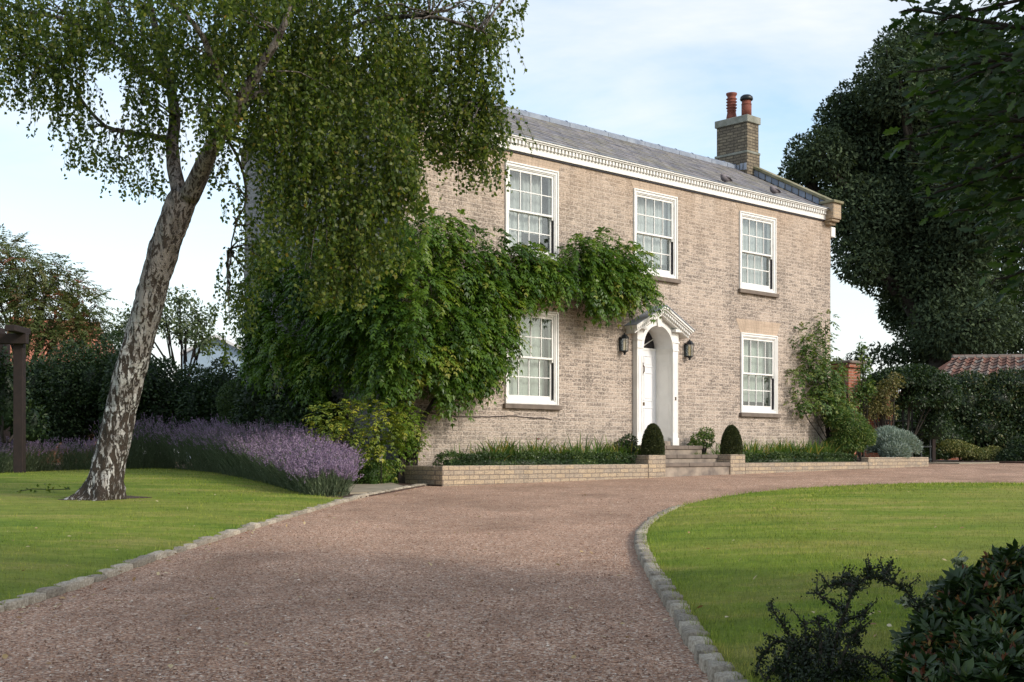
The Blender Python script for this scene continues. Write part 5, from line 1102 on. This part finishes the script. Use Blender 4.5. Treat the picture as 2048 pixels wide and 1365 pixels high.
tree('sumac_tree', 'spreading sumac tree turning red above the orange roof on the left', (at(40, 880, 34).x, 34, gz(34)), .085,
     [pblob(x, y, rx, ry, 34 + d) for x, y, rx, ry, d in ((-40, 500, 70, 40, 0), (20, 510, 50, 32, .5), (60, 535, 50, 32, -.5), (105, 560, 48, 34, 0), (140, 590, 44, 36, .4), (175, 615, 38, 32, 0), (30, 570, 60, 40, .8), (80, 610, 55, 40, -.8), (130, 650, 50, 40, -.6), (185, 660, 32, 34, -.3), (20, 630, 50, 36, -.6), (-60, 580, 70, 60, 0), (90, 670, 50, 30, -1.0))], M['sumac'], .13, .045, 7.5, fr=.42, thick=.75)
tree('apple_tree', 'small spreading fruit tree with thin pale leaves behind the birch trunk', (at(365, 880, 33).x, 33, gz(33)), .08,
     [pblob(x, y, rx, ry, 33 + d) for x, y, rx, ry, d in ((360, 600, 40, 26, 0), (400, 635, 34, 30, .5), (330, 640, 44, 34, -.4), (375, 660, 50, 34, .3), (270, 640, 40, 30, 0), (245, 665, 36, 34, .4), (410, 680, 36, 30, -.3))], M['apple'], .10, .06, 1.0, thick=.9, forks=8)

# ------------------------------------------------------------------ right of the house
cl = empty('climbing_rose', hw(12.6, -.15, .5)); tag(cl, 'loose leafy climber reaching up the right corner of the house', 'climber'); q = V3(cl.location); lf = LF()
ccl = [(1650, 640, 16, 16), (1645, 672, 14, 24), (1650, 705, 16, 22), (1602, 668, 22, 12), (1610, 695, 14, 22), (1628, 690, 13, 24), (1640, 735, 40, 18), (1655, 755, 34, 24), (1622, 725, 26, 18), (1660, 785, 26, 22), (1598, 748, 22, 10), (1620, 800, 46, 15), (1600, 802, 26, 12), (1655, 812, 34, 20), (1680, 800, 26, 30), (1640, 770, 30, 16)]
mb = MB(); random.seed(17)
for (x, y, rx, ry) in ccl:
    s_, z_ = wall_pt(x, y, -.2); c = V3(hw(s_, -.2, z_)); k = 30 / F; p, o = shell(int((8 + rx * ry * .075) * (1.7 if y > 715 else 1)), c, (rx * k, rx * k * .8, ry * k), .7); fronds(lf, p - q, unit(o + rng.normal(size=p.shape) * .5 + [0, 0, -.1]), rng.uniform(.12, .22, len(p)), 3, .085, .042, .4)
    e = Vector(c - q); mb.tube(crooked([Vector((0, 0, -.1)), Vector((random.uniform(-.05, .1), 0, e.z * .4)), e * .75 + Vector((0, 0, .05)), e], .02), [.018, .014, .01, .006], 5)
lf.build('foliage', M['climber'], cl); mb.build('stem', M['bark_dark'], cl)
def pshrub(name, label, cat, Y, blobs, mat, L, W, dens, **kw):
    g = at(blobs[0][0], 900, Y); return shrub(name, label, cat, (g.x, Y, gz(Y)), [pblob(*b, Y + (0 if len(b) < 5 else 0)) if len(b) == 4 else pblob(b[0], b[1], b[2], b[3], Y + b[4]) for b in blobs], mat, L, W, dens, **kw)
pshrub('fennel', 'feathery bright green bush at the foot of the right house corner', 'shrub', 29.8, [(1700, 860, 36, 34), (1675, 840, 24, 26), (1725, 875, 26, 26), (1690, 890, 40, 20)], M['climber'], .075, .022, 1.1, stems=7, thick=.5)
pshrub('santolina', 'rounded silver grey shrub spilling over the end of the right planter', 'shrub', 31.2, [(1790, 888, 42, 26), (1755, 895, 22, 18), (1815, 895, 26, 20), (1775, 870, 24, 14, .3), (1790, 905, 30, 18, -.4)], M['silver'], .09, .018, 1.3, out=.9, droop=-.5, jit=.35, thick=.45)
pshrub('tall_shrub', 'slender shrub with pale upright shoots beside the red brick pier', 'shrub', 32.5, [(1728, 740, 14, 30), (1722, 700, 8, 22), (1735, 780, 16, 26), (1722, 790, 18, 34), (1700, 815, 24, 30), (1672, 770, 16, 22), (1682, 735, 10, 14)], M['climber'], .11, .04, .55, core=False, stems=8, thick=.9)
pshrub('golden_shrub', 'loose golden brown shrub in front of the garden archway', 'shrub', 32.6, [(1772, 785, 24, 24), (1790, 765, 18, 20), (1755, 815, 26, 28), (1780, 825, 16, 24), (1740, 830, 18, 24)], M['golden'], .07, .038, .45, core=False, stems=10, thick=.9)
gp = empty('brick_pier', (at(1690, 900, 34.5).x, 34.5, gz(34)), HA); tag(gp, 'red brick gate pier with stone cap behind the house corner', 'pier'); mb = MB(); mb.box(-.30, .30, -.3, .3, -.3, 2.55); mb.box(-.36, .36, -.36, .36, 2.552, 2.66); mb.build('pier', M['red_brick'], gp, .01)
mb = MB(); mb.box(-.42, .42, -.42, .42, 2.662, 2.74); mb.build('cap', M['stone'], gp, .02)
gw = empty('garden_wall', (at(1705, 900, 34.9).x, 35.2, gz(34)), 0.25); tag(gw, 'red brick garden wall running right from the gate pier', 'wall'); mb = MB(); mb.box(.2, 1.3, -.12, .12, -.3, 2.2); mb.build('brickwork', M['red_brick'], gw, .01); mb = MB(); mb.box(.2, 1.32, -.17, .17, 2.202, 2.28); mb.build('coping', M['stone'], gw, .01)
random.seed(44)
pshrub('archway_hedge', 'dark climber growing over the garden archway right of the house', 'hedge', 34.2, [(1800, 760, 60, 24), (1850, 765, 50, 30), (1760, 770, 34, 24), (1880, 790, 40, 40), (1835, 800, 50, 30), (1870, 850, 34, 44, .3), (1830, 745, 40, 14), (1745, 800, 26, 50, .5), (1800, 850, 60, 60, 3.0), (1760, 830, 40, 50, 2.5), (1860, 850, 50, 60, 3.0), (1890, 880, 50, 36, 2.2), (1850, 890, 40, 24, 2.0), (1845, 870, 40, 30, 1.4), (1868, 908, 34, 18, 1.6), (1835, 905, 24, 16, 1.2)], M['hedge'], .09, .05, .85, stems=5, thick=.5)
gt = empty('garden_gate', (at(1815, 900, 35.0).x, 35.0, gz(34)), .1); tag(gt, 'dark trellis gate in shadow under the hedge arch', 'gate'); mb = MB()
for x in np.arange(-.65, .66, .26): mb.box(x - .02, x + .02, -.02, .02, 0, 1.75)
for z in (.1, .45, .8, 1.15, 1.5, 1.72): mb.box(-.67, .67, -.045, -.021, z - .02, z + .02)
mb.build('trellis', plain('blue_grey_paint', (.045, .055, .06), .7, scale=5), gt); mb = MB(); mb.box(-.78, -.69, -.05, .05, -.1, 1.95); mb.build('post', M['wood'], gt); mb = MB(); mb.box(.69, .78, -.05, .05, -.1, 1.95); mb.build('post', M['wood'], gt)
pshrub('large_shrub', 'large dark glossy shrub in front of the pantiled roof', 'shrub', 37.0, [(1925, 810, 60, 55), (1990, 800, 60, 50), (1900, 860, 50, 50), (1960, 860, 70, 55), (2050, 830, 60, 70), (1940, 770, 40, 26), (2020, 770, 50, 30), (2110, 810, 60, 70), (2010, 880, 60, 40), (1880, 800, 30, 34)], M['shrub_dark'], .11, .05, .85, stems=6, thick=.45)
pshrub('variegated_shrub', 'low spreading shrub with cream variegated leaves beside the gravel', 'shrub', 35.8, [(1890, 897, 34, 16), (1925, 905, 36, 17), (1960, 912, 36, 15), (1985, 908, 24, 15), (1905, 892, 30, 12)], M['varieg'], .055, .03, 1.0, thick=.5)
pshrub('low_shrub', 'low dark green ground cover at the right end of the gravel', 'shrub', 35.2, [(2030, 915, 34, 18), (2060, 900, 40, 30), (2010, 925, 24, 10)], M['hedge'], .07, .04, .9, thick=.5)
patch('flower_bed_soil', [Vector(p) for p in ((12.3, 35.0), (13.2, 34.2), (14.4, 33.0), (19, 32.3), (24, 33), (24, 45), (11, 45))], M['soil'], .05)
patch('path', [Vector(p) for p in ((10.6, 34.0), (11.6, 33.2), (13.0, 34.15), (11.8, 35.2), (11.2, 39), (10.2, 39))], M['flag'], .03)
tiled('outbuilding', 'low outbuilding with old red and grey pantile roof at the right', 'outbuilding', at(1905, 716, 45), at(2160, 714, 45), at(1868, 770, 42), at(2200, 770, 42), M['pantile'], 9, 16, M['red_brick'], .4)
pshrub('distant_shrub', 'grey green bushes between the house corner and the big dark tree', 'shrub', 52.0, [(1760, 712, 40, 24), (1720, 720, 30, 20), (1800, 720, 50, 34), (1850, 735, 60, 40), (1700, 735, 30, 20)], M['oak'], .2, .1, .35, core=False, thick=.8, stems=4)
OY = 50.0
ob = [(1700, 330, 95, 80), (1640, 310, 70, 50), (1600, 345, 40, 34), (1740, 230, 90, 80), (1690, 240, 60, 50), (1800, 160, 90, 80), (1830, 95, 80, 55), (1890, 110, 110, 70), (1780, 330, 110, 110), (1860, 260, 120, 130), (1960, 180, 130, 130), (1720, 430, 100, 80), (1830, 430, 120, 110), (1950, 360, 140, 150), (1725, 520, 60, 50), (1790, 530, 90, 70), (1880, 540, 110, 90), (1980, 520, 120, 120), (1850, 620, 90, 60), (1930, 650, 110, 70), (2020, 660, 100, 90), (2080, 300, 130, 200), (1800, 610, 40, 40), (1870, 690, 80, 40)]
tree('holm_oak', 'huge dark evergreen oak rising behind the right end of the house', (at(1880, 880, OY).x, OY, gz(50)), .55, [pblob(x, y, rx, ry, OY + random.uniform(-2.5, 2.5)) for x, y, rx, ry in ob], M['oak'], .19, .095, 3.1, thick=.7, droop=.1, forks=4)

# near oak overhanging on the right: trunk outside the frame, boughs reaching in
no = empty('oak_tree', (5.6, 5.2, gz(5.2))); tag(no, 'near dark oak boughs hanging in from the right edge', 'tree'); q = V3(no.location); lf = LF(); mb = MB(); random.seed(77)
mb.tube(crooked([Vector((0, 0, -.2)), Vector((-.1, 0, 1.2)), Vector((-.2, .1, 2.4)), Vector((-.1, .1, 4)), Vector((.2, .2, 6))], .04), [.34, .26, .24, .2, .1], 14)
bough = []
for i in range(80):
    Y = random.uniform(4.8, 7.2); xx = random.uniform(1955, 2180); yy = random.uniform(-260, 520)
    if yy > 400 and xx < 2050: continue
    e = at(xx, yy, Y); bough.append((e, random.uniform(.14, .26)))
for (x, y, Y) in ((1850, 20, 5.4), (1880, 60, 5.5), (1925, 30, 5.4), (1860, 135, 5.6), (1890, 215, 5.5), (1870, 180, 5.3), (1850, 275, 5.5), (1880, 300, 5.4), (1905, 250, 5.3), (1890, 385, 5.4), (1915, 365, 5.5), (1950, 420, 5.4), (2030, 555, 5.4), (1985, 330, 5.2), (1960, 150, 5.2), (1970, 240, 5.0), (2000, 100, 5.2)): bough.append((at(x, y, Y), .13))
for e, rad in bough:
    el = e - no.location; s0 = Vector((-.15, .1, max(1.6, min(5.4, el.z + random.uniform(-1.3, 1.6))))); tip = el + Vector((-.1, 0, -.02)); mid = s0.lerp(el, .55) + Vector((0, 0, .12))
    mb.tube(crooked(smooth_path([s0, mid, el, tip], 1), .015), [.024, .019, .014, .010, .007, .004, .003], 6)
    for f in np.linspace(.25, .95, 9):
        c_ = s0.lerp(el, f) + Vector((0, 0, .1 * math.sin(f * 3.1))); n = 13; p = V3(c_) + rdir(n) * np.array([.22, .26, .2]) * rng.random((n, 1)) ** .5; lf.add(p, unit((p - V3(s0)) * [.4, .4, .2] + rng.normal(size=p.shape) * .8 + [0, 0, -.45]), unit(rng.normal(size=p.shape) + [-.2, -.3, .45]), rng.uniform(.05, .09, n), rng.uniform(.025, .042, n))
    n = int(36 * (rad / .2) ** 2) + 10; p = V3(el) + rdir(n) * rad * rng.random((n, 1)) ** .5; D = unit((p - V3(s0)) * [.5, .5, .25] + rng.normal(size=p.shape) * .8 + [0, 0, -.45]); lf.add(p, D, unit(rng.normal(size=p.shape) + [-.2, -.3, .45]), rng.uniform(.05, .095, n), rng.uniform(.025, .045, n))
for i in range(760):      # unseen rest of the crown, outside the frame, massed to shade the foreground
    e = Vector((random.uniform(-2.6, 3.2), -8.2 + 7.4 * random.random() ** 1.25, 1.4 + 6.2 * random.random() ** 1.2))
    if (e + no.location).x / max(.5, (e + no.location).y) < .43 and (e + no.location).y > 0.5: continue
    n = 110; p = V3(e) + rdir(n) * random.uniform(.5, 1.3) * rng.random((n, 1)) ** .4; lf.add(p, unit(rng.normal(size=p.shape)), unit(rng.normal(size=p.shape) * .6 + [0, 0, .8]), rng.uniform(.08, .13, n), rng.uniform(.04, .06, n))
lf.build('crown', M['near_oak'], no, 'lobed'); mb.build('trunk', M['bark_dark'], no, smooth=True)

# ------------------------------------------------------------------ foreground shrubs at the lower right
rh = empty('rhododendron', (2.35, 4.35, gz(4.35))); tag(rh, 'dark glossy shrub with rusty seed heads in the near right corner', 'shrub'); q = V3(rh.location); lf = LF(); lr = LF(); lc = LF(); mb = MB(); random.seed(19)
rb_ = [(1960, 1240, 90, 90, 4.5), (2040, 1200, 90, 100, 4.6), (1900, 1300, 80, 70, 4.4), (2000, 1330, 110, 80, 4.2), (2080, 1300, 100, 120, 4.4), (1860, 1350, 60, 50, 4.3), (2020, 1150, 50, 40, 4.7), (1950, 1190, 40, 40, 4.7), (1920, 1380, 110, 60, 4.0), (2120, 1200, 80, 110, 4.8), (2050, 1400, 120, 90, 3.9)]
core = []
for i, (x, y, rx, ry, Y) in enumerate(rb_):
    k = Y / F; c = V3(at(x, y, Y)) - q; core.append((tuple(c), (rx * k * .7, rx * k * .8, ry * k * .7), i)); W_ = int(rx * ry / 75)
    p, o = shell(W_, c, (rx * k, rx * k * 1.1, ry * k), .3, -.5)
    ax = unit(o * .7 + [0, 0, .6] + rng.normal(size=p.shape) * .3)
    for j in range(8):
        an = rng.random(W_) * .5 + j * .785; s1 = unit(np.cross(ax, [.3, .9, .1])); s2 = np.cross(ax, s1); d = s1 * np.cos(an)[:, None] + s2 * np.sin(an)[:, None]
        lf.add(p + d * .006, unit(d * .85 + ax * rng.uniform(.15, .8, W_)[:, None]), unit(ax + d * -.3), rng.uniform(.045, .078, W_), rng.uniform(.016, .025, W_))
    sel = rng.random(W_) < .3
    for j in range(9): lr.add(p[sel] + ax[sel] * .02 + rng.normal(size=(sel.sum(), 3)) * .010, unit(ax[sel] + rng.normal(size=(sel.sum(), 3)) * .5), rdir(sel.sum()), .024, .010)
    mb.tube(crooked(smooth_path([Vector((random.uniform(-.2, .2), random.uniform(-.1, .1), -.05)), Vector(c) * .5 + Vector((0, 0, .1)), Vector(c)], 1), .01), .012, 6)
v, f = lumps_np(core); lf.build('foliage', M['rhodo'], rh, 'oval', extra=(v, f, .02)); lr.build('seed_heads', M['rusty'], rh); mb.build('stem', M['bark_dark'], rh)
vg = empty('euonymus', (1.62, 4.55, gz(4.55))); tag(vg, 'cream edged small leaved shrub poking out left of the dark glossy shrub', 'shrub'); q = V3(vg.location); lf = LF(); mb = MB()
for (x, y, rx, ry) in ((1905, 1200, 30, 28), (1875, 1180, 24, 20), (1930, 1170, 24, 24), (1860, 1215, 22, 22), (1918, 1130, 8, 26), (1840, 1240, 18, 20), (1815, 1205, 18, 8), (1880, 1250, 24, 24), (1825, 1290, 22, 22), (1800, 1280, 14, 12), (1795, 1310, 10, 10), (1850, 1280, 20, 26), (1900, 1230, 26, 26)):
    Y = 4.6; k = Y / F; c = V3(at(x, y, Y)) - q; n = int(26 + rx * ry * .12); p = c + rdir(n) * np.array([rx * k, rx * k, ry * k]) * rng.random((n, 1)) ** .5; lf.add(p, unit(rng.normal(size=p.shape) + [0, 0, .3]), unit(rng.normal(size=p.shape) * .6 + [.1, -.4, .7]), rng.uniform(.020, .034, n), rng.uniform(.013, .020, n))
    mb.tube(crooked([Vector((.05, 0, -.05)), Vector(c) * .55 + Vector((.04, 0, .03)), Vector(c)], .008), [.007, .005, .003], 5)
lf.build('foliage', M['cream_leaf'], vg, 'oval'); mb.build('stem', M['bark_dark'], vg)
ct = empty('cotoneaster', (1.13, 4.5, gz(4.5))); tag(ct, 'black green spiky branched shrub in front of the right lawn', 'shrub'); q = ct.location; lf = LF(); mb = MB(); random.seed(23)
br = [[(1640, 1380), (1668, 1300), (1678, 1250), (1700, 1200), (1706, 1172), (1740, 1152), (1780, 1160), (1812, 1180), (1838, 1215)], [(1706, 1172), (1690, 1168), (1655, 1172)], [(1690, 1225), (1660, 1205), (1632, 1186)], [(1680, 1250), (1705, 1238), (1730, 1228)], [(1740, 1152), (1742, 1145), (1738, 1140)], [(1770, 1155), (1772, 1146), (1768, 1140)], [(1700, 1190), (1697, 1165), (1694, 1150)],
      [(1620, 1380), (1600, 1310), (1575, 1265), (1540, 1212)], [(1600, 1310), (1560, 1275), (1530, 1300), (1510, 1350), (1500, 1390)], [(1610, 1330), (1612, 1270), (1608, 1240)], [(1640, 1330), (1640, 1270), (1636, 1235)], [(1660, 1320), (1658, 1250)], [(1600, 1340), (1550, 1330), (1525, 1372)], [(1680, 1330), (1700, 1280), (1725, 1255)], [(1690, 1330), (1720, 1310), (1750, 1320), (1780, 1345)], [(1640, 1360), (1700, 1345), (1740, 1360)], [(1650, 1300), (1610, 1290), (1580, 1300), (1555, 1345)], [(1660, 1290), (1700, 1262), (1715, 1290)], [(1580, 1380), (1570, 1320), (1590, 1270)], [(1560, 1390), (1620, 1320), (1680, 1290)], [(1600, 1400), (1660, 1340), (1720, 1330)], [(1540, 1400), (1580, 1350), (1640, 1345)], [(1630, 1400), (1700, 1370), (1760, 1375)]]
for i, b_ in enumerate(br):
    Y0 = 4.5 + (0 if i == 0 else random.uniform(-.22, .22)); p3 = smooth_path([at(x, y, Y0) - q for x, y in b_], 2); mb.tube(crooked(p3, .003), list(np.linspace(.007, .0025, len(p3))), 5)
    P = dense(p3, .004); P = np.array([tuple(p) for p in P]); rep = 5; C = np.repeat(P, rep, 0) + rng.normal(size=(len(P) * rep, 3)) * .010; n = len(C); lf.add(C, unit(rng.normal(size=(n, 3)) + [0, 0, .35]), unit(rng.normal(size=(n, 3)) + [0, 0, .5]), rng.uniform(.010, .019, n), rng.uniform(.006, .010, n))
    for k in range(len(p3) // 2):      # short spurs
        a = p3[random.randrange(len(p3))]; e = a + Vector((random.uniform(-.05, .05), random.uniform(-.05, .05), random.uniform(-.01, .06))); mb.tube([a, e], [.003, .0015], 4); P2 = np.array([tuple(a.lerp(e, f)) for f in np.linspace(0, 1, 26)]) + rng.normal(size=(26, 3)) * .006; lf.add(P2, unit(rng.normal(size=(26, 3)) + [0, 0, .4]), rdir(26), rng.uniform(.009, .016, 26), rng.uniform(.005, .009, 26))
for (x, y, rx, ry) in ((1640, 1345, 90, 30), (1590, 1330, 50, 30), (1700, 1340, 60, 25), (1650, 1290, 50, 30)):
    k = 4.5 / F; p, o = shell(int(rx * ry * .35), V3(at(x, y, 4.5) - q), (rx * k, .2, ry * k), .9); lf.add(p, unit(o + rng.normal(size=p.shape)), rdir(len(p)), rng.uniform(.010, .018, len(p)), rng.uniform(.006, .01, len(p)))
lf.build('foliage', M['coton'], ct); mb.build('stem', M['bark_dark'], ct)

# fallen leaves and the torn twig under the birch
n = 330; Y = 5 * np.exp(rng.random(n) * np.log(24 / 5)); X = rng.uniform(-.45, .42, n) * Y; P = np.stack([X, Y], 1); kL = np.interp(Y, [p.y for p in kerbL], [p.x for p in kerbL]); edge = rng.random(n) < .4; P[edge, 0] = kL[edge] + np.abs(rng.normal(size=edge.sum())) * .22 + .08
P = P[((P - [HO.x, HO.y]) @ [HN.x, HN.y]) < -1.5]; n = len(P)
onl = in_poly(P, lawnL) | in_poly(P, lawnR); Z = gz(P[:, 1]) + np.where(onl, .115, .02); lf = LF(); lf.add(np.column_stack([P, Z]), unit(rng.normal(size=(n, 3)) * [1, 1, .25]), unit(rng.normal(size=(n, 3)) * .35 + [0, 0, 1]), rng.uniform(.022, .042, n), rng.uniform(.015, .027, n))
tag(lf.build('fallen_leaves', M['dead'], None, 'oval'), 'scattered yellow and brown fallen leaves on the lawns and the gravel', 'leaves', kind='stuff')
tw = empty('fallen_twig', on_ground(90, 1000)); tag(tw, 'torn birch twig with leaves lying on the grass left of the trunk', 'twig'); tw.location.z += .1; lf = LF(); mb = MB(); k = tw.location.y / F; a = Vector((-55 * k, 0, .0)); e = Vector((55 * k, -.1, .04)); mb.tube(crooked([a, a.lerp(e, .3) + Vector((0, 0, .03)), a.lerp(e, .7), e], .01), .005, 5); mb.build('stem', M['bark_dark'], tw)
m_ = 34; p = np.array([tuple(a.lerp(e, f)) for f in rng.random(m_)]) + rng.normal(size=(m_, 3)) * .03 + [0, 0, .03]; lf.add(p, unit(rng.normal(size=(m_, 3))), rdir(m_), .05, .036); lf.build('leaves', M['birch_leaf'], tw)
